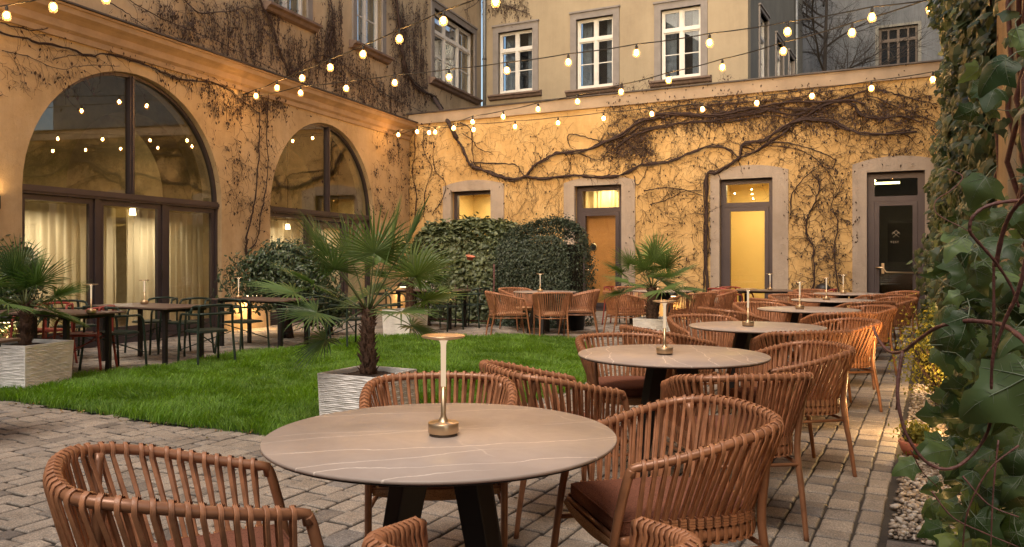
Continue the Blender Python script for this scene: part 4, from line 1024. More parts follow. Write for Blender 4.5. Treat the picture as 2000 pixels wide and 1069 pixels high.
S5=[(-90,43),(13,30),(104,13),(207,-4),(320,-26),up(-2.7,7.9),up(-1.85,7.5),up(-1.0,7.1),up(-.15,6.7),up(.7,6.3),up(1.55,5.9),up(1.25,5.1),up(.4,4.7),up(-.45,4.3),up(-1.3,3.9)]  # bulbs beyond the top left corner are unseen, added to light foreground and pilaster
string('festoon string in the top left corner over the near arch, with added unseen bulbs beyond',S5,None,None)

# ================================================================== planters and palms
def planter(c,z0,s,h,rz,label,seed):
    t=thing('planter',label,'planter',(c[0],c[1],z0),rz,'white ribbed square planters'); r=random.Random(seed)
    rows=64; seg=14; V=[];Fs=[]
    hs=s/2
    for j in range(rows+1):
        z=h*j/rows; base=(0.004 if j%2 else -.004)+r.uniform(-.002,.002)
        if j>=rows-2: base=.004
        ph=[r.uniform(0,6) for _ in range(4)]
        tap=.94+.06*z/h
        for side in range(4):
            for k in range(seg):
                f=k/seg*2-1; e=base+.0028*math.sin(f*9+ph[side])+r.uniform(-.0012,.0012)
                q=hs*tap+ (e if abs(f)<.97 else 0)
                x,y=(f*hs*tap,-q) if side==0 else (q,f*hs*tap) if side==1 else (-f*hs*tap,q) if side==2 else (-q,-f*hs*tap)
                V.append((x,y,z))
    n=4*seg
    for j in range(rows):
        for k in range(n): Fs.append((j*n+k,j*n+(k+1)%n,(j+1)*n+(k+1)%n,(j+1)*n+k))
    mb=MB(); mb.add(V,Fs)
    w=.022; mb.box(-hs,hs,-hs,-hs+w,h,h+.008); mb.box(-hs,hs,hs-w,hs,h,h+.008); mb.box(-hs,-hs+w,-hs+w,hs-w,h,h+.008); mb.box(hs-w,hs,-hs+w,hs-w,h,h+.008)
    mb.box(-hs+w,-hs+w+.004,-hs+w,hs-w,h-.05,h); mb.box(hs-w-.004,hs-w,-hs+w,hs-w,h-.05,h); mb.box(-hs+w+.004,hs-w-.004,-hs+w,-hs+w+.004,h-.05,h); mb.box(-hs+w+.004,hs-w-.004,hs-w-.004,hs-w,h-.05,h)
    mb.build('body',M['planter'],t)
    mb=MB(); g=14; a=hs-w-.004; V=[];Fs=[]
    for i in range(g+1):
        for j in range(g+1): V.append((-a+2*a*i/g,-a+2*a*j/g,h-.03+r.uniform(-.008,.008)+.02*math.exp(-((i-g/2)**2+(j-g/2)**2)/12)))
    for i in range(g):
        for j in range(g): Fs.append((i*(g+1)+j,(i+1)*(g+1)+j,(i+1)*(g+1)+j+1,i*(g+1)+j+1))
    mb.add(V,Fs,0,True); mb.build('soil',M['soil'],t)
    return t
def palm(c,z0,hz,label,fronds,seed,rt=.075,scale=1.0):
    """trunk from z0 to hz above it, fronds = (azimuth, elevation, petiole length, blade size)"""
    t=thing('fan_palm',label,'palm',(c[0],c[1],z0),0,'fan palms in white planters'); r=random.Random(seed)
    mb=MB(); n=18; pts=[(r.gauss(0,.004),r.gauss(0,.004),hz*k/n) for k in range(n+1)]
    mb.tube(pts,[rt*(1.15-.35*k/n)*r.uniform(.93,1.07) for k in range(n+1)],14)
    for k in range(int(150*hz/.5)):             # old leaf bases and fibre tufts
        z=hz*r.random(); a=r.uniform(0,2*PI); rr=rt*(1.12-.35*z/hz)
        p=Vector((math.cos(a)*rr*.9,math.sin(a)*rr*.9,z)); d=Vector((math.cos(a)*.45,math.sin(a)*.45,1)).normalized(); l=r.uniform(.03,.075)*scale
        mb.tube([p,p+d*l*.6,p+d*l+Vector((math.cos(a),math.sin(a),0))*.012],[.009*scale,.006*scale,.0015],4,cap=False)
    mb.build('trunk',M['palmbark'],t)
    V=[];Fc=[];T=[]
    pet=MB()
    for az,el,pl,bs in fronds:
        az=math.radians(az); el=math.radians(el); d=Vector((math.cos(az)*math.cos(el),math.sin(az)*math.cos(el),math.sin(el)))
        b0=Vector((d.x*.03,d.y*.03,hz-.02*r.random())); pts=[b0]; dd=d.copy(); p=b0.copy()
        for k in range(6):
            dd=(dd+Vector((0,0,-.045-.05*math.cos(el)*k/6))).normalized(); p=p+dd*pl/6; pts.append(p.copy())
        pet.tube(pts,[.011*scale*(1-.5*k/6) for k in range(7)],6,flat=.6)
        # blade plane: axis dd, side vector s, normal nn
        sd=dd.cross(Vector((0,0,1))); sd=sd.normalized() if sd.length>.15 else Vector((-math.sin(az),math.cos(az),0))
        sd=(Matrix.Rotation(r.uniform(-.5,.5),3,dd)@sd); nn=sd.cross(dd).normalized()
        ns=30; tone0=min(1,max(0,r.gauss(.45,.2)))
        for k in range(ns):
            ph=-2.05+4.1*k/(ns-1)+r.gauss(0,.015); l=bs*(.72+.30*math.cos(ph*.62))*r.uniform(.93,1.05)
            dirv=(dd*math.cos(ph)+sd*math.sin(ph)+nn*(.10+.10*math.cos(ph))).normalized()
            wv=(-dd*math.sin(ph)+sd*math.cos(ph)).normalized(); w=bs*.023
            m=7; q=p.copy(); dv=dirv.copy(); n0=len(V)
            split=r.uniform(.28,.42); droop=r.uniform(.03,.09)*(1.0 if r.random()<.8 else 2.6)
            for j in range(m+1):
                s_=j/m; ww=w*(min(1,s_*2.6+.12) if s_<.45 else 1-((s_-.45)/.55)**1.6*.93)
                up=dv.cross(wv).normalized()
                V.append(q-wv*ww+up*ww*.55); V.append(q); V.append(q+wv*ww+up*ww*.55); T+= [min(1,max(0,tone0+r.gauss(0,.06)))]*3
                if s_>split: dv=(dv+Vector((0,0,-droop-(.05 if s_>.75 else 0)))).normalized()
                q=q+dv*l/m
            for j in range(m):
                a=n0+3*j; Fc+=[(a,a+1,a+4,a+3),(a+1,a+2,a+5,a+4)]
    pet.build('petioles',M['pet'],t)
    npmesh('crown',np.array([tuple(x) for x in V]),np.array(Fc),M['palmleaf'],T,t,smooth=False)
    return t

M['pet']=mat('palm_petiole',(.09,.12,.04),.5)
def ring(seed,n,pl,bs,ups=(75,-25)):
    r=random.Random(seed); out=[]
    for k in range(n):
        out.append((k*137.5+r.gauss(0,10), ups[0]+(ups[1]-ups[0])*k/(n-1)+r.gauss(0,6), pl*r.uniform(.8,1.2), bs*r.uniform(.85,1.12)))
    return out
# big palm in the middle of the lawn
planter((-1.09,6.11),0,.53,.45,ANG_G,'white ribbed planter with soil in the middle of the lawn, nearest the camera',1)
palm((-1.09,6.11),.43,.50,'largest fan palm, in the white planter in front of the lawn',
     [(20,74,0.48,0.43),(75,66,0.43,0.38),(150,72,0.45,0.36),(-60,76,0.45,0.36),(200,60,0.52,0.40),(165,34,0.48,0.40),(-25,42,0.48,0.38),(5,22,0.41,0.38),(40,48,0.47,0.38),(-120,50,0.47,0.36),
      (190,26,0.54,0.38),(215,10,0.38,0.34),(-38,12,0.33,0.33),(100,28,0.33,0.33),(-12,64,0.58,0.43),(175,62,0.47,0.36),(192,-28,0.37,0.34),(0,-12,0.33,0.33)],3,.052)
planter((-4.98,8.25),0,.62,.45,math.radians(-14),'white ribbed planter at the left edge of the lawn',2)
palm((-4.98,8.25),.43,.42,'fan palm at the left edge in front of the first arch',ring(8,18,.34,.38,(80,-20)),4,.050)
planter((-1.82,13.75),0,.56,.45,ANG_G,'white ribbed planter behind the lawn, beside the ivy hedge',3)
palm((-1.75,13.8),.43,.52,'fan palm behind the lawn in front of the farther arch',ring(15,14,.46,.38,(80,-8)),5,.06)
planter((2.12,11.75),0,.56,.45,ANG_G,'white ribbed planter behind the rattan chairs near the plywood door',4)
palm((2.06,11.85),.43,.48,'fan palm between the plywood door and the yellow-lit door',ring(25,18,.42,.40,(80,-5)),6,.075)
# ================================================================== ROPE CHAIR
RAIL=[(.266,.265,.650),(.292,.15,.672),(.310,.035,.698),(.317,-.065,.723),(.303,-.175,.745),(.244,-.262,.757),(.122,-.300,.763),(0,-.307,.765)]
def rail_pts(n=7):
    full=RAIL+[(-x,y,z) for x,y,z in RAIL[-2::-1]]
    return crom(full,n)
RING=[(.247,.300,.415),(.245,.12,.413),(.241,-.02,.41),(.226,-.13,.41),(.18,-.20,.41),(.105,-.232,.41),(0,-.24,.41)]
def resample(P,n):
    d=[0]
    for a,b in zip(P,P[1:]): d.append(d[-1]+(b-a).length)
    out=[]; 
    for k in range(n):
        t=d[-1]*k/(n-1); i=0
        while i<len(d)-2 and d[i+1]<t: i+=1
        f=(t-d[i])/max(1e-9,d[i+1]-d[i]); out.append(P[i].lerp(P[i+1],f))
    return out
def rope_chair(name,label,cushion,cordm='cord'):
    t=thing(name,label,'chair'); fm=M['frame']
    rail=resample(rail_pts(),90); rr=.0155
    mb=MB(); mb.tube([Vector((.269,.272,.623))]+rail+[Vector((-.269,.272,.623))],rr,12); mb.build('top_rail',fm,t)
    for s in (1,-1):
        mb=MB(); mb.tube(crom([(s*.268,.268,.645),(s*.265,.285,.60),(s*.261,.325,.42),(s*.256,.385,0)],5),[.0155]*9+[.014]*4+[.012]*3,10); mb.build('leg',fm,t)
        mb=MB(); mb.tube(crom([(s*.277,-.205,.742),(s*.245,-.215,.60),(s*.224,-.215,.42),(s*.229,-.255,.2),(s*.235,-.285,0)],4),[.015]*12+[.0135,.013,.0125,.012,.012],10); mb.build('leg',fm,t)
    ringp=crom(RING+[(-x,y,z) for x,y,z in RING[-2::-1]],6)
    mb=MB()
    R2=[p for p in ringp]; mb.tube([p for p in R2],.010,8,flat=1.9)
    mb.tube([(.247,.300,.412),(-.247,.300,.412)],.011,8)
    mb.tube([(.259,.338,.345),(.224,-.232,.345)],.009,8); mb.tube([(-.259,.338,.345),(-.224,-.232,.345)],.009,8)
    mb.tube([(.224,-.232,.345),(-.224,-.232,.345)],.009,8); mb.build('seat_frame',fm,t)
    # cords
    N_=43; top=resample(rail_pts(),N_+2)[1:-1]; bot=resample(ringp,N_+4)[2:-2]
    mb=MB(); wr=mb; rnd=random.Random(3)
    L_=len(top)
    for i in range(N_):
        tp=top[i]; a=top[max(0,i-1)]; b=top[min(L_-1,i+1)]; tg=(b-a).normalized()
        bp=bot[i]; bt=(bot[min(L_-1,i+1)]-bot[max(0,i-1)]).normalized()
        on=tg.cross(Vector((0,0,1))); on=-on if on.dot(Vector((tp.x,tp.y+.05,0)))<0 else on; on.normalize()
        ob=bt.cross(Vector((0,0,1))); ob=-ob if ob.dot(Vector((bp.x,bp.y+.05,0)))<0 else ob; ob.normalize()
        h=rr+.0035; jt=tg*rnd.gauss(0,.0025)
        for side in (1,-1):
            sh=tg*(.0035*side)
            A=tp+jt+sh
            path=[(A+Vector((0,0,h+.001)),Vector((0,0,1)),tg),(A+on*side*h*.72+Vector((0,0,h*.72)),(on*side+Vector((0,0,1))).normalized(),tg),(A+on*side*h,on*side,tg),(A+on*side*h*.92-Vector((0,0,h*.9)),on*side,tg)]
            B1=bp+ob*side*.0085+Vector((0,0,.062)); B2=bp+ob*side*.013-Vector((0,0,.008)); B3=bp+ob*side*.010-Vector((0,0,.022))
            st=path[-1][0]
            for f in (.35,.7):
                m_=st.lerp(B1,f)+on*side*.003*math.sin(PI*f); path.append((m_,on.lerp(ob,f)*side,tg.lerp(bt,f)))
            path+=[(B1,ob*side,bt),(B2,ob*side,bt),(B3,ob*side,bt)]
            vs=[]; W=.0070 if side==1 else .0066
            for p,nn,tt in path:
                nn=nn.normalized(); tt=tt.normalized()
                for x,y in ((-1,-.2),(-.75,.38),(-.36,-.05),(0,.5),(.36,-.05),(.75,.38),(1,-.2),(0,-.35)):
                    vs.append(p+tt*(x*W)+nn*(y*.0085))
            m=len(path); k8=8; fs=[]
            for j in range(m-1):
                for k in range(k8): fs.append((j*k8+k,j*k8+(k+1)%k8,(j+1)*k8+(k+1)%k8,(j+1)*k8+k))
            mb.add(vs,fs,0,True)
        Mx=Matrix((( bt.x,ob.x,0,bp.x),(bt.y,ob.y,0,bp.y),(bt.z,ob.z,1,bp.z),(0,0,0,1)))
        for k in range(4): wr.box(-.0105,.0105,-.0145,.0145,.028+k*.0085,.0345+k*.0085,0,Mx)
        wr.box(-.0088,.0088,-.0135,.0135,-.028,-.022,0,Mx)
    bk=mb.build('backrest',M[cordm],t)
    # seat: woven pan with a sagging woven front apron
    plan=[(x*.96,y*.98) for x,y,z in [tuple(p) for p in resample(ringp,40)]]
    n=len(plan); mb=MB(); V=[];Fs=[]
    for f,z in ((1.0,.405),(.99,.392),(.80,.384)):
        for x,y in plan: V.append((x*f,y*f if y<.2 else y*(1 if f>.9 else .9),z))
    for r_ in range(2):
        for k in range(n): Fs.append((r_*n+k,r_*n+(k+1)%n,(r_+1)*n+(k+1)%n,(r_+1)*n+k))
    Fs.append(tuple(range(2*n,3*n))[::-1])
    V2=len(V); V+= [(x*.985,y*.985,.418) for x,y in plan]; Fs.append(tuple(range(V2,V2+n)))
    mb.add(V,Fs)
    K=14; V=[];Fs=[]
    for k in range(K+1):
        x=-.246+.492*k/K; s=1-(x/.246)**2; V+=[(x,.312+.008*s,.414),(x,.320+.010*s,.402-.018*s),(x,.308+.008*s,.392-.022*s),(x,.24,.384)]
    for k in range(K):
        for j in range(3): Fs.append((4*k+j,4*k+4+j,4*k+5+j,4*k+1+j))
    mb.add(V,Fs,0,True)
    mb.build('seat',M['seat'],t)
    if cushion:
        mb=MB(); cp=[(x*.96,(y-.02)*.98+.03) for x,y in plan]; prof=[(.90,.419),(.985,.422),(1.0,.432),(1.0,.462),(.985,.474),(.95,.481),(.80,.489),(.5,.494),(.2,.496)]
        cy=sum(y for x,y in cp)/n; V=[];Fs=[]
        for f,z in prof:
            for x,y in cp: V.append((x*f,cy+(y-cy)*f,z))
        for r_ in range(len(prof)-1):
            for k in range(n): Fs.append((r_*n+k,r_*n+(k+1)%n,(r_+1)*n+(k+1)%n,(r_+1)*n+k))
        Fs.append(tuple(range((len(prof)-1)*n,len(prof)*n))); Fs.append(tuple(range(n))[::-1])
        mb.add(V,Fs,0,True); cu=mb.build('seat_cushion',M['cushion'],t)
        mb=MB(); pp=[(x*.992,cy+(y-cy)*.992,.472) for x,y in cp]; mb.tube(pp+[pp[0]],.0035,6); mb.build('piping',M['cushion'],cu)
    remember(t)
    return t
def face(fx,fy): return math.atan2(-fx,fy)
pc=rope_chair('rope_chair','terracotta rope armchair with rust cushion at the lower left, its back to the left edge',True)
pn=rope_chair('rope_chair','terracotta rope armchair without cushion, left of the round table by the hedge',False,'cordl')
LABS=[
 # x,y,fx,fy,cushion,label
 (-.885,2.18,.887,.46,1,None),
 (.040,1.72,.0,1,1,'terracotta rope armchair cut off by the bottom edge, in front of the nearest round table'),
 (.563,2.836,-.97,-.25,1,'large terracotta rope armchair with full rust cushion right of the nearest round table'),
 (-.31,3.43,.02,-1,1,'terracotta rope armchair behind the nearest round table, facing the camera beside the big palm'),
 (.19,4.08,.92,.39,1,'terracotta rope armchair seen from the side at the right edge of the lawn'),
 (1.09,3.97,-.12,.99,1,'terracotta rope armchair with its back to the camera, in front of the second round table'),
 (.78,5.47,.06,-1,1,'terracotta rope armchair behind the second round table at the lawn, facing the camera'),
 (1.73,5.0,-.98,-.18,1,'terracotta rope armchair on the path side of the second round table'),
 (1.22,6.38,.93,.37,1,'terracotta rope armchair left of the third round table, in front of the rear planter'),
 (2.22,6.22,-.12,.99,1,'terracotta rope armchair with its back to the camera at the third round table'),
 (1.80,7.45,.1,-1,1,'terracotta rope armchair behind the third round table, facing the camera'),
 (2.84,7.08,-.98,-.18,1,'terracotta rope armchair on the path side of the third round table'),
 (2.42,8.86,.93,.37,1,'terracotta rope armchair left of the fourth round table'),
 (3.36,8.32,-.12,.99,1,'terracotta rope armchair with its back to the camera at the fourth round table'),
 (3.06,9.78,.15,-1,1,'terracotta rope armchair behind the fourth round table, facing the camera'),
 (3.98,9.2,-.99,-.15,1,'terracotta rope armchair on the path side of the fourth round table'),
 (3.62,11.0,.93,.37,1,'terracotta rope armchair left of the fifth round table'),
 (4.55,10.45,-.15,.99,1,'terracotta rope armchair with its back to the camera at the fifth round table'),
 (4.22,12.05,.2,-1,1,'terracotta rope armchair behind the fifth round table, facing the camera'),
 (5.30,11.35,-.99,-.15,1,'terracotta rope armchair on the path side of the fifth round table beside the ivy'),
 (4.86,13.05,.93,.37,1,'terracotta rope armchair left of the farthest round table of the row'),
 (5.70,12.6,-.15,.99,1,'terracotta rope armchair with its back to the camera at the farthest table of the row'),
 (5.35,14.2,.2,-1,1,'terracotta rope armchair behind the farthest table of the row, facing the camera'),
 (6.42,13.5,-.99,-.15,1,'farthest terracotta rope armchair, between the ivy and the last round table'),
 (-.12,13.45,.96,.18,0,None),
 (.66,13.35,-.12,.99,0,'terracotta rope armchair with its back to the lawn at the table by the hedge'),
 (.12,15.05,.55,-.83,0,'pale terracotta rope armchair close to the hedge, behind its round table'),
 (1.22,14.2,-.98,.1,0,'terracotta rope armchair between the hedge table and the plywood door'),
 (1.88,13.55,.96,.28,1,'terracotta rope armchair left of the rear palm, in front of the plywood door'),
 (2.35,15.7,.2,-1,0,'terracotta rope armchair behind the rear palm, facing the camera'),
 (2.95,13.15,-.55,.83,1,'terracotta rope armchair right of the rear palm, its back to the camera'),
 (3.55,14.1,-.96,-.2,1,'terracotta rope armchair between the rear palm and the yellow-lit door'),
]
first={1:True,0:True}
for x,y,fx,fy,c,lab in LABS:
    src=pc if c else pn
    grp='terracotta rope armchairs' 
    if first[c]:
        src.location=(x,y,0); src.rotation_euler=(0,0,face(fx,fy)); first[c]=False; src['group']=grp
    else: copy_tree(src,(x,y,0),face(fx,fy)+R.uniform(-.05,.05),lab)
# small cream care tag on the nearest right-hand chair's cushion
for o in list(COL.objects):
    if o.get('label','').startswith('large terracotta'):
        mb=MB(); mb.box(.205,.255,-.145,-.142,.385,.405); mb.box(.211,.249,-.1452,-.1450,.392,.399,1)
        q=MB(); q.box(-.022,.022,-.001,.001,-.009,.009)
        # lettering strokes
        for k in range(6): q.box(-.016+k*.0055,-.0135+k*.0055,-.0016,-.001,-.003,.004,1)
        cr=[c for c in COL.objects if c.parent is o and c.name.startswith('seat_cushion')][0]
        g=q.build('care_tag',[mat('cream_tag',(.7,.6,.42),.7),M['cable']],cr); g.location=(.252,.06,.402); g.rotation_euler=(0,.0,PI/2+.05)

# ================================================================== ROUND TABLES and table lamps
def tabletop_mat():
    m,nt,b=newmat('taupe_ceramic'); tc=N(nt,'ShaderNodeTexCoord')
    n1=N(nt,'ShaderNodeTexNoise',Scale=3,Detail=7,Roughness=.65); L(nt,tc.outputs['Object'],n1.inputs['Vector'])
    r=ramp(nt,n1.outputs['Fac'],[(.3,(.33,.262,.22)),(.7,(.43,.35,.30))])
    mixc=r.outputs[0]
    sp=N(nt,'ShaderNodeSeparateXYZ'); L(nt,tc.outputs['Object'],sp.inputs[0])
    for (ang,fr,wd,amt,lo,seed) in ((.16,4.5,.017,.62,.36,1.3),(.30,2.6,.012,.5,.44,4.4),(-1.1,1.8,.010,.4,.55,7.1)):
        def mth(op,a_,b_=None,c_=None):
            m_=N(nt,'ShaderNodeMath',operation=op)
            for k,x_ in enumerate((a_,b_,c_)):
                if x_ is None: continue
                if isinstance(x_,(int,float)): m_.inputs[k].default_value=x_
                else: L(nt,x_,m_.inputs[k])
            return m_.outputs[0]
        wn=N(nt,'ShaderNodeTexNoise',Scale=2.6,Detail=6,Roughness=.55); mp=N(nt,'ShaderNodeMapping'); mp.inputs['Location'].default_value=(seed,seed,0); L(nt,tc.outputs['Object'],mp.inputs['Vector']); L(nt,mp.outputs[0],wn.inputs['Vector'])
        y_=mth('MULTIPLY_ADD',sp.outputs[0],-math.sin(ang),mth('MULTIPLY',sp.outputs[1],math.cos(ang)))
        y_=mth('MULTIPLY_ADD',wn.outputs['Fac'],.16,y_); y_=mth('MULTIPLY_ADD',y_,fr,seed)
        vo=N(nt,'ShaderNodeTexVoronoi',voronoi_dimensions='1D',feature='DISTANCE_TO_EDGE'); vo.inputs['Scale'].default_value=1; L(nt,y_,vo.inputs['W'])
        rr=ramp(nt,vo.outputs['Distance'],[(0,(amt,)*3),(wd*.5,(amt*.6,)*3),(wd,(0,0,0))])
        br=N(nt,'ShaderNodeTexNoise',Scale=1.9,Detail=3); L(nt,mp.outputs[0],br.inputs['Vector'])
        bm_=ramp(nt,br.outputs['Fac'],[(lo,(0,0,0)),(lo+.12,(1,1,1))])
        mm=mth('MULTIPLY',rr.outputs[0],bm_.outputs[0])
        mx=N(nt,'ShaderNodeMix',data_type='RGBA'); L(nt,mm,mx.inputs[0]); L(nt,mixc,mx.inputs[6]); mx.inputs[7].default_value=(.95,.84,.72,1); mixc=mx.outputs[2]
    L(nt,mixc,b.inputs['Base Color']); sm=N(nt,'ShaderNodeTexNoise',Scale=5,Detail=8,Roughness=.75,Distortion=.8); L(nt,tc.outputs['Object'],sm.inputs['Vector']); sr_=ramp(nt,sm.outputs['Fac'],[(.3,(.26,)*3),(.7,(.50,)*3)]); L(nt,sr_.outputs[0],b.inputs['Roughness']); b.inputs['Specular IOR Level'].default_value=.45
    bp=N(nt,'ShaderNodeBump',Strength=.05,Distance=.003); n5=N(nt,'ShaderNodeTexNoise',Scale=90,Detail=3); L(nt,tc.outputs['Object'],n5.inputs['Vector']); L(nt,n5.outputs['Fac'],bp.inputs['Height']); L(nt,bp.outputs[0],b.inputs['Normal'])
    return m
M['top']=tabletop_mat(); M['topedge']=mat('table_edge',(.10,.065,.05),.5)
def round_table(label):
    t=thing('round_table',label,'table',group='round stone-look tables'); r=.56
    mb=MB(); mb.lathe([(.001,.728),(r-.006,.728),(r,.7305),(r,.7375),(r-.0025,.740),(.001,.740)],96,closed=False); 
    mb.build('tabletop',[M['top']],t)
    mb=MB(); mb.lathe([(r-.010,.7275),(r-.004,.727),(r-.012,.722),(.3,.722)],96,closed=False); mb.box(-.36,.36,-.035,.035,.702,.7215); mb.box(-.035,.035,-.36,.36,.702-.0,.7205); mb.build('top_support',M['black'],t)
    for k in range(4):
        a=PI/4+k*PI/2; c,s=math.cos(a),math.sin(a); mb=MB()
        def sec(rad,z,w,d): return [Vector((c*(rad+dx)-s*wy, s*(rad+dx)+c*wy, z)) for dx,wy in ((-d,-w),(-d,w),(d,w*.55),(d,-w*.55))]
        A=sec(.30,0,.045,.03); B=sec(.13,.70,.062,.04)
        mb.add(A+B,[(3,2,1,0),(4,5,6,7),(0,1,5,4),(1,2,6,5),(2,3,7,6),(3,0,4,7)]); l=mb.build('leg',M['black'],t); bevel(l,.004)
        f=MB(); f.lathe([(.018,0.0),(.018,.004)],12,(c*.30,s*.30,-.001)); 
    remember(t); return t
def lamp(label,k=1.0):
    t=thing('table_lamp',label,'lamp',group='cordless brass table lamps')
    mb=MB(); mb.lathe([(.001,0),(.045,0),(.045,.008),(.001,.008)],32,closed=False); mb.build('foot',M['brassd'],t)
    mb=MB(); mb.lathe([(.047,.0085),(.049,.011),(.049,.040),(.0475,.0415),(.020,.0418),(.017,.046),(.0105,.056),(.0082,.066),(.0078,.155),(.0001,.155)],36,closed=False); mb.build('base',M['brass'],t)
    mb=MB(); mb.lathe([(.0080,.1555),(.0085,.25),(.0088,.288),(.0110,.297),(.0155,.3035)],24,closed=False); mb.build('painted_glow_stem',M['stemlit'],t)  # upper stem, its glow painted on in place of light from the cap
    mb=MB(); mb.lathe([(.001,.320),(.066,.3195),(.0705,.3175),(.0705,.3155),(.066,.3120),(.045,.3075),(.031,.3052),(.001,.3050)],40,closed=False); mb.build('cap',M['brass'],t)
    mb=MB(); mb.lathe([(.0001,.3048),(.0305,.3048)],24,closed=False); 
    mb=MB(); mb.lathe([(.0175,.3046),(.0255,.3049)],24,closed=False); mb.build('led_ring',M['led'],t)
    remember(t); return t
TT=[(-.226,2.60),(.955,4.80),(2.07,6.83),(3.38,9.2),(4.50,11.3),(5.62,13.45),(.58,14.3),(2.72,14.7)]
TL_=['nearest round stone-look table with pale veins and splayed black legs','second round table of the row, right of the lawn','third round table of the row, with a lamp in front of the yellow-lit door','fourth round table of the row','fifth round table of the row','farthest round table of the row near the glass door','round table in front of the dark yew hedge','round table behind the rear palm planter']
LL=['brass table lamp with disc cap on the nearest round table','brass table lamp on the second round table','brass table lamp on the third round table','brass table lamp on the fourth round table','brass table lamp on the fifth round table','brass table lamp on the farthest round table of the row','brass table lamp on the round table by the hedge','brass table lamp on the round table behind the rear palm']
T0=round_table(TL_[0]); L0=lamp(LL[0])
LU=[(866,0),(1298,0),(1461,0),(1562,0),(1614,0),(1647,0),(1055,0),(1285,0)]
for i,(x,y) in enumerate(TT):
    rz=.25 if i==0 else .25+i*1.1
    ly=y-.02; lx=(LU[i][0]-1000)/F*ly
    if i==0: T0.location=(x,y,0); T0.rotation_euler=(0,0,rz*0+.05); L0.location=(lx,ly,.7402)
    else: copy_tree(T0,(x,y,0),rz,TL_[i]); copy_tree(L0,(lx,ly,.7402),i,LL[i])

# ================================================================== RECTANGULAR TABLES
def rect_table(label):
    t=thing('rectangular_table',label,'table',group='dark rectangular slat tables'); mb=MB(); a,b=.74,.375
    mb.box(-a,a,-b,b,.700,.7195); bevel(mb.build('tabletop',M['tabler'],t),.003)
    mb=MB(); mb.box(-a+.1,a-.1,-.03,.03,.655,.6995); mb.box(-a+.12,-a+.18,-b+.05,b-.05,.66,.699); mb.box(a-.18,a-.12,-b+.05,b-.05,.66,.699); mb.build('apron',M['black'],t)
    for sx in (-1,1):
        for sy in (-1,1):
            mb=MB(); mb.box(sx*(a-.16)-.028,sx*(a-.16)+.028,sy*(b-.10)-.02,sy*(b-.10)+.02,0,.6595); mb.build('leg',M['black'],t)
    remember(t); return t
RT=[(-4.62,10.35,ANG_G,'dark rectangular table with green chairs and a lamp in front of the near arch'),
    (-3.72,12.1,ANG_G,'dark rectangular table with a lamp in front of the pier, left of the big palm'),
    (-5.22,9.1,ANG_G+.12,'dark rectangular table with a red chair behind the left palm'),
    (-4.42,5.68,ANG_G+.42,'corner of a dark brown table cut off by the left edge'),
    (-1.55,15.6,ANG_G,'dark table behind the lawn between the farther arch and the hedge'),
    (5.05,15.55,ANG_G,'dark rectangular table under the yellow-lit glass door'),
    (3.05,16.3,ANG_G,'dark rectangular table with red chairs against the rear wing behind the palm')]
r0=rect_table(RT[0][3])
for i,(x,y,rz,lab) in enumerate(RT):
    if i==0: r0.location=(x,y,0); r0.rotation_euler=(0,0,rz)
    else: copy_tree(r0,(x,y,0),rz,lab)
for u,y,lab in ((282,10.6,'brass table lamp on the dark table in front of the near arch'),(466,12.2,'brass table lamp on the dark table left of the shrub'),(178,8.75,'brass table lamp on the table behind the left palm'),(1504,15.5,'brass table lamp on the dark table in front of the yellow-lit door')):
    copy_tree(L0,((u-1000)/F*y,y,.72),y,lab)

# ================================================================== TUBE CHAIRS
def tube_chair(mk,label,grp):
    t=thing('tube_armchair',label,'chair',group=grp); m=M[mk]; rr=.0145
    mb=MB(); pl=[]
    for k in range(28):
        a=2*PI*k/28; c,s=math.cos(a),math.sin(a); pl.append((.205*math.copysign(abs(c)**.45,c),.02+.205*math.copysign(abs(s)**.45,s)))
    mb.prism(pl,.440,.452); bevel(mb.build('seat',m,t),.004)
    mb=MB(); mb.tube(crom([(x*1.02,y*1.02,.434) for x,y in pl]+[(pl[0][0]*1.02,pl[0][1]*1.02,.434)],2),.009,6); mb.build('seat_rim',m,t)
    for s in (1,-1):
        mb=MB(); mb.tube(crom([(s*.255,.255,0),(s*.245,.225,.50),(s*.243,.205,.60),(s*.246,.165,.640),(s*.25,.10,.645)],4),rr,9); mb.build('leg',m,t)
        mb=MB(); mb.tube(crom([(s*.235,-.27,0),(s*.215,-.225,.44),(s*.205,-.235,.72),(s*.185,-.25,.752)],4),rr,9); mb.build('leg',m,t)
        mb=MB(); mb.tube([(s*.24,.235,.05+.15),(-s*.20,-.215,.43)],.007,6); mb.build('brace',m,t)
    mb=MB(); mb.tube(crom([(.25,.10,.645),(.252,0,.646),(.245,-.12,.648),(.215,-.215,.652),(.13,-.262,.655),(0,-.275,.656),(-.13,-.262,.655),(-.215,-.215,.652),(-.245,-.12,.648),(-.252,0,.646),(-.25,.10,.645)],5),rr,9); mb.build('armrest',m,t)
    mb=MB(); mb.tube(crom([(.235,-.12,.735),(.21,-.20,.75),(.13,-.255,.757),(0,-.27,.76),(-.13,-.255,.757),(-.21,-.20,.75),(-.235,-.12,.735)],5),rr*1.05,9,flat=1.0)
    mb.tube([(.235,-.12,.735),(.246,-.10,.69),(.246,-.10,.648)],rr,8); mb.tube([(-.235,-.12,.735),(-.246,-.10,.69),(-.246,-.10,.648)],rr,8); mb.build('backrest',m,t)
    remember(t); return t
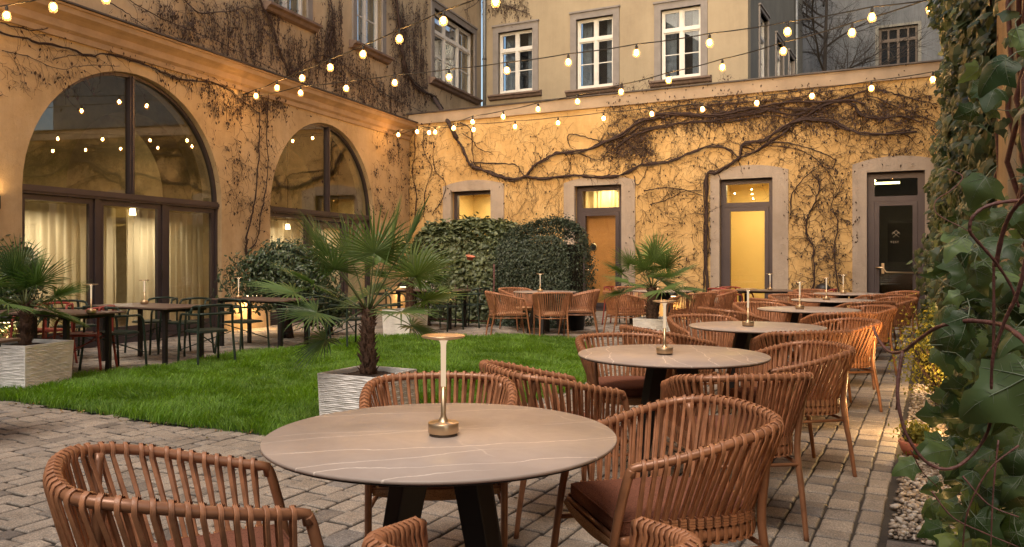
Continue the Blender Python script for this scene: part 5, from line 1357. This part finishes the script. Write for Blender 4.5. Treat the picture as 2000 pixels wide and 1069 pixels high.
GC=[(-5.72,10.55,.886,-.463,'green','dark green tubular armchair at the left end of the table by the near arch'),
    (-4.72,9.55,.46,.886,'green','dark green tubular armchair on the lawn side of the table by the near arch'),
    (-4.50,11.15,-.46,-.886,'green','dark green tubular armchair on the window side of the table by the near arch'),
    (-3.72,9.85,-.70,.70,'green','dark green tubular armchair seen from behind, at the table by the near arch'),
    (-5.05,11.35,-.46,-.886,'green','dark green tubular armchair against the glass doors of the near arch'),
    (-3.78,11.3,.46,.886,'green','dark green tubular armchair at the lawn side of the table by the pier'),
    (-3.05,12.0,-.886,.463,'green','dark green tubular armchair at the right end of the table by the pier'),
    (-3.30,12.85,-.46,-.886,'green','dark green tubular armchair on the wall side of the table by the pier'),
    (-2.35,11.75,-.7,.7,'green','dark green tubular armchair half hidden behind the big palm'),
    (-1.25,14.9,.46,.886,'green','dark green tubular armchair behind the lawn, right of the rear planter'),
    (-2.35,15.4,.886,-.463,'green','dark green tubular armchair behind the rear palm trunk'),
    (-.75,15.6,-.886,.463,'green','dark green tubular armchair in front of the ivy hedge'),
    (2.55,16.9,-.3,-.95,'green','dark green tubular armchair beside the plywood door'),
    (-4.95,9.35,-.95,-.1,'red','brick-red tubular armchair at the table behind the left palm'),
    (-5.75,9.9,-.3,-.95,'red','brick-red tubular armchair half hidden by the left palm'),
    (2.15,16.2,.886,-.463,'red','brick-red tubular armchair just right of the plywood door'),
    (3.95,15.75,-.886,.463,'red','brick-red tubular armchair at the right end of the table behind the rear palm'),
    (4.05,15.35,.80,.60,'red','brick-red tubular armchair left of the table under the yellow-lit door'),
    (4.42,15.9,.46,-.886,'red','brick-red tubular armchair against the wall by the yellow-lit door'),
    (5.75,15.0,-.886,.463,'red','brick-red tubular armchair right of the table under the yellow-lit door')]
pro={}
for x,y,fx,fy,mk,lab in GC:
    if mk not in pro:
        pro[mk]=tube_chair(mk,lab,'dark green tubular armchairs' if mk=='green' else 'brick-red tubular armchairs'); pro[mk].location=(x,y,0); pro[mk].rotation_euler=(0,0,face(fx,fy))
    else: copy_tree(pro[mk],(x,y,0),face(fx,fy),lab)

# ================================================================== small things
def dome(fr,u,v_,label,E=12):
    x,z=fr.hit(u,v_,-.10); w=fr.w(x,-.0); t=thing('wall_lamp',label,'lamp',(w.x,w.y,z),fr.a,'dome lamps low on the walls')
    mb=MB(); prof=[(.15*math.cos(a),.13*math.sin(a)) for a in [k*PI/2/8 for k in range(9)]]; prof[-1]=(.001,.13)
    mb.lathe(prof,24,(0,-.16,0),closed=False); mb.box(-.03,.03,-.05,-.001,-.02,.05); mb.build('dome',M['black'],t)
    mb=MB(); mb.lathe([(.001,-.012),(.09,-.012),(.13,.002)],24,(0,-.16,0),closed=False); mb.build('light_disc',M['shade'],t)
    l=bpy.data.lights.new('dome_glow','SPOT'); l.energy=E; l.color=(1,.58,.22); l.shadow_soft_size=.06; l.spot_size=2.6; l.spot_blend=.6
    o=bpy.data.objects.new('glow',l); COL.objects.link(o); o.parent=t; o.location=(0,-.16,-.03)
dome(LW,487,577,'dark dome wall lamp lighting the foot of the pier between the arches',30)
dome(LW,784,560,'dark dome wall lamp right of the farther arch')
dome(BW,1312,578,'dark dome wall lamp behind the rear palm')
dome(BW,1608,566,'dark dome wall lamp between the yellow-lit door and the glass door')
dome(LW,8,628,'dome wall lamp at the left edge behind the table',20)
# wall sconce at the far left, partly out of the picture
x,z=LW.hit(-6,395,-.1); w=LW.w(x,0); t=thing('wall_sconce','small lit wall sconce at the very left edge','lamp',(w.x,w.y,z),LW.a)
mb=MB(); mb.lathe([(.03,-.10),(.05,-.08),(.05,.08),(.03,.10)],16,(0,-.09,0)); mb.box(-.02,.02,-.06,-.001,-.03,.03); mb.build('body',M['black'],t)
mb=MB(); mb.lathe([(.001,.1001),(.028,.1002)],16,(0,-.09,0),closed=False); mb.build('light_disc',M['bulb'],t)
# rusty trellis rack in front of the hedge
w=GR.w(-8.6,13.75); t=thing('trellis_rack','rusty iron rack standing in front of the ivy hedge','rack',(w.x,w.y,0),ANG_G)
mb=MB(); x1=1.02
mb.tube([(x1,0,.04),(x1,0,1.22)],.020,8); mb.build('post',M['rust'],t)
mb=MB(); mb.tube([(-.95,0,.10),(x1,0,.10)],.016,8); mb.tube([(-.95,0,.10),(-.95,0,.95)],.014,8); mb.tube([(-.95,-.02,.06),(-.95,-.25,.0)],.013,6); mb.tube([(x1,-.02,.06),(x1-.05,-.25,.0)],.013,6)
mb.build('base_rail',M['rust'],t)
mb=MB()
for k in range(6): mb.tube([(-.7+k*.28,0,.1),(-.7+k*.28,0,.80)],.006,6)
for z in (.42,.72): mb.tube([(-.95,.0,z),(x1,.0,z)],.006,6)
mb.build('grid',M['rust'],t)
def pot(u,v_,Y,r,h,tilt,label,name='flower_pot'):
    p=px(u,v_,Y); t=thing(name,label,'flower pot',tuple(p),.3); t.rotation_euler=(tilt[0],tilt[1],.3)
    mb=MB(); mb.lathe([(.001,-h),(r*.68,-h),(r*.9,-h*.2),(r*1.02,-h*.2),(r*1.05,0),(r*.92,0),(r*.88,-h*.1),(.001,-h*.12)],24,closed=False); mb.build('pot_body',M['terra'],t)
    mb=MB(); mb.lathe([(r*.91,-h*.32),(r*.95,-h*.32),(r*.95,-h*.25),(r*.91,-h*.25)],20,closed=False); mb.tube([(0,r*.95,-h*.28),(0,r*1.6,-h*.1),(0,r*2.6,h*.2)],.005,6); mb.build('wire_ring',M['rust'],t)
pot(880,570,15.25,.09,.16,(.1,-.15),'terracotta pot hanging tilted from the rack below the palm frond')
pot(919,500,15.6,.085,.08,(.25,.1),'small red hanging pot high in the ivy hedge')
# black plastic tub
w=px(1126,628,14.9); t=thing('plant_tub','black plastic tub standing on the paving by the yew','pot',(w.x,w.y,0)); mb=MB(); mb.lathe([(.13,0),(.17,.27),(.185,.27),(.185,.30),(.165,.30),(.15,.27)],24); mb.build('tub',M['plasticp'],t)
# flowering plant between rear planter and hedge
w=px(832,600,15.9); bush('white_flowering_plant','loose plant with small white blossoms left of the ivy hedge','plant',(w.x,w.y,.62),(.25,.25,.6),700,'oval',M['flower'],.055,51,shell=.3)
# ================================================================== IVY on the right
def ivy():
    rg=np.random.default_rng(41); t=thing('ivy','dense evergreen ivy covering the right-hand wall from the gravel to the top','climbing plant',(0,0,0),ANG_G)
    n=42000; q=3.0+(rg.random(n)**1.25)*13.6; z=rg.random(n)*6.2*np.clip(.45+q*.08,0,1)+.02
    # thickness of the growth
    th=.16+.30*np.clip((q-5)/5,0,1)*np.clip(1.25-z/3.6,.25,1)
    th=th*np.clip(1-(z-4.0)*.15,.5,1)
    lump=0
    for k in range(12):
        a,b_=rg.normal(0,2.2,2); lump=lump+np.sin(q*a+z*b_+rg.uniform(0,6))*.035
    gap=0
    for k in range(8):
        a,b_=rg.normal(0,3.4,2); gap=gap+np.sin(q*a+z*b_+rg.uniform(0,6))
    pil=(q>4.2)&(q<5.2)&(z>1.0); keep=(~pil)|(rg.random(n)<.10)
    lim=(q<4.4)&(z>1.15); keep&=(~lim)|(rg.random(n)<.04)
    keep&=~((gap>2.1)&(rg.random(n)<.7))
    d=rg.random(n)**.55
    p=.41-(th+lump)*d-np.where(pil,.10,0)
    P=np.stack([p,q,z],1)[keep]; d=d[keep]; m=len(P)
    Nn=np.tile([-1.0,-.55,.35],(m,1))
    tone=np.clip(rg.beta(2,3.2,m)+ .35*(rg.random(m)<.04),0,1)
    size=rg.uniform(.045,.105,m)*np.where(P[:,1]<5,.85,1)
    scatter('foliage','ivy',P,Nn,size,M['ivy'],t,rg,.5,1.2,tone)
    # woody stems
    mb=MB(); r=random.Random(4)
    for k in range(46):
        qq=3.2+r.random()*13; pts=[]; zz=0; x=qq
        while zz<5.5:
            pts.append((.40-r.random()*.10,x,zz)); zz+=.25; x+=r.gauss(0,.07)
        mb.tube(pts,[.012*(1-.7*i/len(pts))+.003 for i in range(len(pts))],5,cap=False)
    mb.build('stems',M['redstem'],t)
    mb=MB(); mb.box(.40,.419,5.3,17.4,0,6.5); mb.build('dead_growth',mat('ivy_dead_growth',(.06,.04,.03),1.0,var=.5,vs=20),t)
ivy()
# bushy lower growth between path and wall
def lowshrub(p,q,rad,n,m,size,label,seed,kind='small',name='shrub'):
    w=GR.w(p,q); return bush(name,label,'shrub',(w.x,w.y,rad[2]*.9),rad,n,kind,m,size,seed,shell=.3,flat=.02)
lowshrub(.10,7.6,(.27,.95,.52),7000,M['boxleaf'],.034,'small-leaved yellow-green shrub lit warmly from below at the edge of the path',61)
lowshrub(.16,9.8,(.28,.9,.50),4200,M['boxleaf'],.036,'second small-leaved shrub farther along the ivy, next to the last chairs',62)
lowshrub(-.08,5.97,(.16,.25,.14),900,M['boxleaf'],.03,'little tuft of small leaves growing from the terracotta bowl',63,name='bowl_plant')
w=GR.w(-.09,5.95); t=thing('clay_bowl','terracotta bowl standing on the pebbles under the lit shrub','bowl',(w.x,w.y,0.0)); mb=MB(); mb.lathe([(.001,0),(.07,0),(.10,.04),(.12,.10),(.112,.11),(.10,.10),(.001,.085)],28,closed=False); mb.build('bowl_body',M['terra'],t)

# close leaves in front of the lens, each modelled with lobes and veins
def near_leaf(mb,veins,tones,c,s,nrm,tip,r,cup=.32):
    z=nrm.normalized(); y=(tip-z*tip.dot(z)).normalized(); x=y.cross(z)
    out=crom([Vector(tuple(q)) for q in IVY]+[Vector(tuple(IVY[0]))],3)[:-1]
    jit=[1+r.gauss(0,.14) for _ in range(7)]; asp=r.uniform(.75,1.15)
    out=[Vector((p.x*asp*(1+(jit[i//6%7]-1)*.7),p.y*(1 if p.y>.9 else .94+.06*jit[(i//6+2)%7]),0)) for i,p in enumerate(out)]
    ctr=Vector((0,.38,0)); n=len(out); rings=[1.0,.8,.55,.28]
    ph=r.uniform(0,6)
    def shape(p):
        rr=math.hypot(p.x,p.y-.3); zz=-cup*rr*rr*1.4-abs(p.x)*.22+.05*math.sin(p.x*9+ph)*rr+.04*math.cos(p.y*8+ph)-max(0,p.y-.6)*.35
        return zz
    def W(p,off=0): zz=shape(p)+off; return c+x*(p.x*s)+y*(p.y*s)+z*(zz*s)
    n0=len(mb.v); V=[]
    for f in rings:
        for p in out: V.append(W(ctr+(p-ctr)*f))
    V.append(W(ctr)); Fs=[]
    for a in range(len(rings)-1):
        for k in range(n): Fs.append((a*n+k,a*n+(k+1)%n,(a+1)*n+(k+1)%n,(a+1)*n+k))
    a=len(rings)-1
    for k in range(n): Fs.append((a*n+k,a*n+(k+1)%n,len(V)-1))
    mb.add(V,Fs,0,True); tn=min(1,max(0,r.betavariate(1.6,2.2))); tones.extend([tn]*len(V))
    for tp in ((0,.96),(.50,.41),(-.50,.41),(.30,-.02),(-.30,-.02)):
        P=[W(Vector((tp[0]*f,tp[1]*f+(.02 if tp[1]>0 else 0),0)),.012) for f in (0.0,.25,.5,.75,.95)]
        veins.tube(P,[s*.011,s*.009,s*.007,s*.005,s*.002],4,cap=False)
        for f in (.3,.5,.7):
            for sg in (1,-1):
                b0=Vector((tp[0]*f,tp[1]*f,0)); dr=Vector((tp[0],tp[1],0)).normalized(); sd=Vector((-dr.y,dr.x,0))*sg; e=b0+(dr*.6+sd)*.17*(1.1-f)
                veins.tube([W(b0,.010),W((b0+e)/2,.010),W(e,.008)],[s*.005,s*.004,s*.0015],3,cap=False)
    # leaf stalk
    st=W(Vector((0,0,0))); veins.tube([st,st-y*s*.25+z*s*(-.05),st-y*s*.55-z*s*.35],[s*.016,s*.014,s*.012],5,cap=False)
def near_group(name,label,L_,seed):
    r=random.Random(seed); mb=MB(); ve=MB(); tn=[]
    t=thing(name,label,'climbing plant',(0,0,0))
    for it in L_:
        u,v_,Y,s,ang=it[:5]; c=px(u,v_,Y); s=s*(.80 if (u,v_) in ((2010,735),(1790,905),(1930,545)) else .50)
        view=-c.copy(); view.z+=HC; view.normalize()
        tiltv=it[5] if len(it)>5 else .75
        nrm=(view*1.0+Vector((r.gauss(0,tiltv),r.gauss(0,tiltv*.5),r.gauss(.25,tiltv)))).normalized()
        a=math.radians(ang); tip=Vector((math.cos(a),0,math.sin(a)))
        near_leaf(mb,ve,tn,c,s,nrm,tip,r)
    o=mb.build('leaves',M['ivybig'],t); at_=o.data.attributes.new('tone','FLOAT','POINT'); at_.data.foreach_set('value',tn)
    ve.build('leaf_veins',M['vein'],t)
    return t
# u, v, depth, leaf length, direction of the tip in degrees
NEAR=[(2010,735,1.25,.150,200,.15),(1975,800,1.3,.10,-120),(1985,55,1.5,.13,-60),(1965,115,1.45,.15,-160),(1945,170,1.6,.12,-110),(1925,250,1.7,.12,-140),
 (2000,345,1.5,.11,-60),(1925,345,1.6,.13,-125,.2),(1995,330,1.3,.06,-20),
 (1900,215,1.9,.10,-150),(1945,215,1.7,.11,-170),(1915,130,1.9,.11,-130),(1900,160,2.0,.10,-100),(1935,475,1.7,.11,-160),(1890,520,1.9,.10,-150),(1930,545,1.7,.11,-120),(1960,580,1.6,.12,-170),
 (1875,575,1.6,.075,-160,.2),(1850,600,1.9,.11,-110),(1905,610,1.7,.10,-90),(1960,660,1.5,.11,-80),(1985,640,1.4,.12,-140),(1900,680,1.7,.10,-110),(1930,710,1.6,.11,-130),(1965,715,1.5,.12,-100),
 (1880,745,1.8,.12,-140),(1860,780,1.8,.10,-90),(1840,790,1.8,.11,-70),(1915,770,1.6,.12,-150),(1900,830,1.6,.12,-160),(1870,850,1.7,.10,-110),(1850,870,1.7,.09,-100),(1955,830,1.5,.12,-120),(1985,880,1.4,.12,-100),(1940,880,1.5,.11,-150),
 (1788,905,1.55,.095,195,.25),(1900,920,1.5,.10,-100),(1940,950,1.45,.11,-80),(1980,960,1.4,.12,-120),(1890,960,1.55,.08,-90),(1865,1000,1.6,.09,-160),(1900,1020,1.5,.09,-110),(1840,1030,1.6,.10,-170),(1945,1010,1.45,.11,-90),(1985,1040,1.4,.12,-60),
 (1870,1050,1.55,.10,-130),(1930,1060,1.5,.11,-100),(1820,985,1.65,.09,-170),(1835,940,1.7,.08,-150),(1875,905,1.7,.09,-60),(1990,480,1.4,.12,-170),(1945,740,1.6,.12,-90),(1905,560,1.9,.10,-140),(1895,650,1.9,.09,-60),
 (1870,690,1.9,.10,-120),(1895,790,1.75,.11,-100),(1925,815,1.65,.10,-60),(1960,900,1.5,.11,-160),(1915,985,1.55,.10,-150),(1975,1000,1.45,.12,-90),(1995,930,1.4,.11,-130)]
rn=random.Random(8)
for _ in range(260):
    v_=rn.uniform(400,1075); NEAR.append((rn.uniform(1830+max(0,(700-v_))*.15,2010),v_,rn.uniform(1.35,2.6),rn.uniform(.07,.15),rn.uniform(-180,0),.85))
near_group('ivy_spray','big veined ivy leaves hanging close to the camera along the right edge',NEAR,5)
def path3(pp,Y0,Y1=None):
    n=len(pp); Y1=Y1 or Y0; return [px(u,v_,Y0+(Y1-Y0)*i/(n-1)) for i,(u,v_) in enumerate(pp)]
def redstem(label,paths,name='vine_stem'):
    t=thing(name,label,'vine stem',(0,0,0))
    for pp,Y0,Y1,r0 in paths:
        Y0*=.80; Y1*=.80; c=crom(path3(pp,Y0,Y1),6); n=len(c); rr=[r0*.50*(1-.35*i/n)*(1+.12*math.sin(i*1.7)) for i in range(n)]
        mb=MB(); mb.tube(c,rr,8); mb.build('stem',M['redstem'],t)
redstem('long red-brown woody stem arching in from the right edge to the chairs',[([(2040,705),(2000,665),(1968,640),(1943,632),(1886,627),(1830,640),(1789,668),(1763,687),(1737,687),(1716,664),(1706,640)],1.45,2.1,.0085),([(1763,687),(1757,730),(1752,790),(1750,800)],1.75,1.8,.005)])
redstem('thin reddish stem forming a big loop above the pebbles',[([(1762,690),(1753,752),(1757,803),(1772,852),(1803,897),(1838,916),(1872,910),(1907,879),(1931,838),(1936,786),(1936,735),(1940,690),(1941,637),(1941,560),(1941,510)],1.7,1.6,.0062)])
redstem('reddish twining stem curling beside the pilaster',[([(2010,392),(1990,392),(1948,397),(1918,408),(1898,427),(1894,450),(1903,465),(1930,495),(1950,520),(1975,560),(1990,600)],1.5,1.55,.0060),([(1945,520),(1956,465),(1971,423),(1990,397),(2012,370)],1.55,1.45,.0075),([(2010,470),(1998,537),(1984,582),(1969,612),(1954,650),(1939,700),(1936,760)],1.4,1.5,.0065)])
redstem('thin pale stem trailing through the ivy leaves',[([(1850,330),(1880,345),(1860,370),(1830,390),(1825,410),(1840,425),(1880,445),(1895,455)],1.9,1.7,.0022),([(1820,960),(1860,1010),(1920,1040),(1990,1069)],1.55,1.5,.0028),([(1880,930),(1930,985),(1990,1010)],1.5,1.45,.0028),([(1990,870),(1930,920),(1890,1000),(1880,1075)],1.45,1.5,.003),([(1950,860),(1940,960),(1935,1075)],1.5,1.5,.0028),([(1780,880),(1800,920),(1830,950)],1.6,1.65,.002)])

# ================================================================== LIGHT
def light(kind,name,loc,e,col,size=.1,par=None,**kw):
    l=bpy.data.lights.new(name,kind); l.energy=e; l.color=col
    if kind in('POINT','SPOT'): l.shadow_soft_size=size
    for k,v_ in kw.items(): setattr(l,k,v_)
    o=bpy.data.objects.new(name,l); COL.objects.link(o); o.location=loc
    if par is not None: o.parent=par
    return o
WARM=(1.0,.60,.27)
def room_light(fr,x,y,z,e,col=WARM,w=1.0,h=.6): 
    p=fr.w(x,y,z); o=light('AREA','room_light',p,e,col,shape='RECTANGLE',size=w,size_y=h); return o
for x in (-3.2,-1.0): room_light(LW,x,1.30,2.02,22,(1,.84,.66))
for x in (2.4,4.4): room_light(LW,x,1.30,2.02,17,(1,.84,.66))
room_light(LW,-2,3.9,4.6,2.0,(1,.80,.38),2,1); room_light(LW,3.5,3.9,4.6,6,(1,.72,.35),2,1)
for i,(e,y,col) in enumerate(((13,.9,(1,.74,.40)),(17,.27,(1,.78,.50)),(19,1.3,(1,.80,.42)),(3.5,1.6,(1,.7,.35)))):
    a,b,t_=D[i]; room_light(BW,(a+b)/2,.255 if i==1 else y,t_-.02,e,col,.9,.06 if i==1 else .5)
# warm garden spots hidden in the planting
def garden_spot(p,q,aim,e,label):
    w=GR.w(p,q); t=thing('garden_spotlight',label,'lamp',(w.x,w.y,.0)); mb=MB(); mb.lathe([(.001,0),(.04,0),(.045,.09),(.001,.09)],14,closed=False); mb.tube([(0,0,-.02),(0,0,.01)],.01,6); mb.build('housing',M['black'],t)
    light('POINT','spill',(0,0,.30),e*.13,(1,.60,.24),.05,t); o=light('SPOT','beam',(0,0,.115),e,(1,.56,.2),.04,t,spot_size=1.35,spot_blend=.7); d=Vector(aim); o.rotation_euler=d.to_track_quat('-Z','Y').to_euler()
garden_spot(-.08,6.6,(.5,.7,.75),100,'small ground spotlight glowing inside the small-leaved shrub')
garden_spot(.02,8.9,(.5,.5,.8),70,'small ground spotlight behind the lit shrub')
garden_spot(.25,4.9,(.1,.6,.55),14,'small ground spotlight over the pebbles')

garden_spot(.17,1.95,(.05,.1,1),9,'small ground spotlight under the near ivy at the bottom right')
SUN_EL=math.radians(16); SUN_AZ=math.radians(200)
wd=bpy.data.worlds.new("World"); scene.world=wd; wd.use_nodes=True; nt=wd.node_tree
sky=nt.nodes.new('ShaderNodeTexSky'); sky.sky_type='NISHITA'; sky.sun_disc=False; sky.sun_elevation=SUN_EL; sky.sun_rotation=SUN_AZ; sky.air_density=1.0; sky.dust_density=4.0; sky.ozone_density=.6
bg=nt.nodes['Background']; nt.links.new(sky.outputs[0],bg.inputs[0]); bg.inputs[1].default_value=.105
sl=bpy.data.lights.new('sun','SUN'); sl.energy=1.3; sl.angle=math.radians(28); sl.color=(1,.87,.74)
so=bpy.data.objects.new('sun',sl); COL.objects.link(so)
d=Vector((math.sin(SUN_AZ)*math.cos(SUN_EL*3.9),math.cos(SUN_AZ)*math.cos(SUN_EL*3.9),math.sin(SUN_EL*3.9))); so.rotation_euler=d.to_track_quat('Z','Y').to_euler()

cam=bpy.data.cameras.new('camera'); co=bpy.data.objects.new('camera',cam); COL.objects.link(co); scene.camera=co
co.location=(0,0,HC); co.rotation_euler=(PI/2,0,0); cam.sensor_width=36; cam.lens=F/2000*36; cam.shift_y=(CV-534.5)/2000; cam.clip_start=.05; cam.clip_end=300
scene.view_settings.view_transform='Standard'; scene.view_settings.look='None'; scene.view_settings.gamma=1; scene.view_settings.exposure=EXPO
scene.cycles.max_bounces=8; scene.cycles.diffuse_bounces=3; scene.cycles.glossy_bounces=4; scene.cycles.transparent_max_bounces=12; scene.cycles.transmission_bounces=4
scene.cycles.sample_clamp_indirect=4.0; scene.cycles.caustics_reflective=False; scene.cycles.caustics_refractive=False
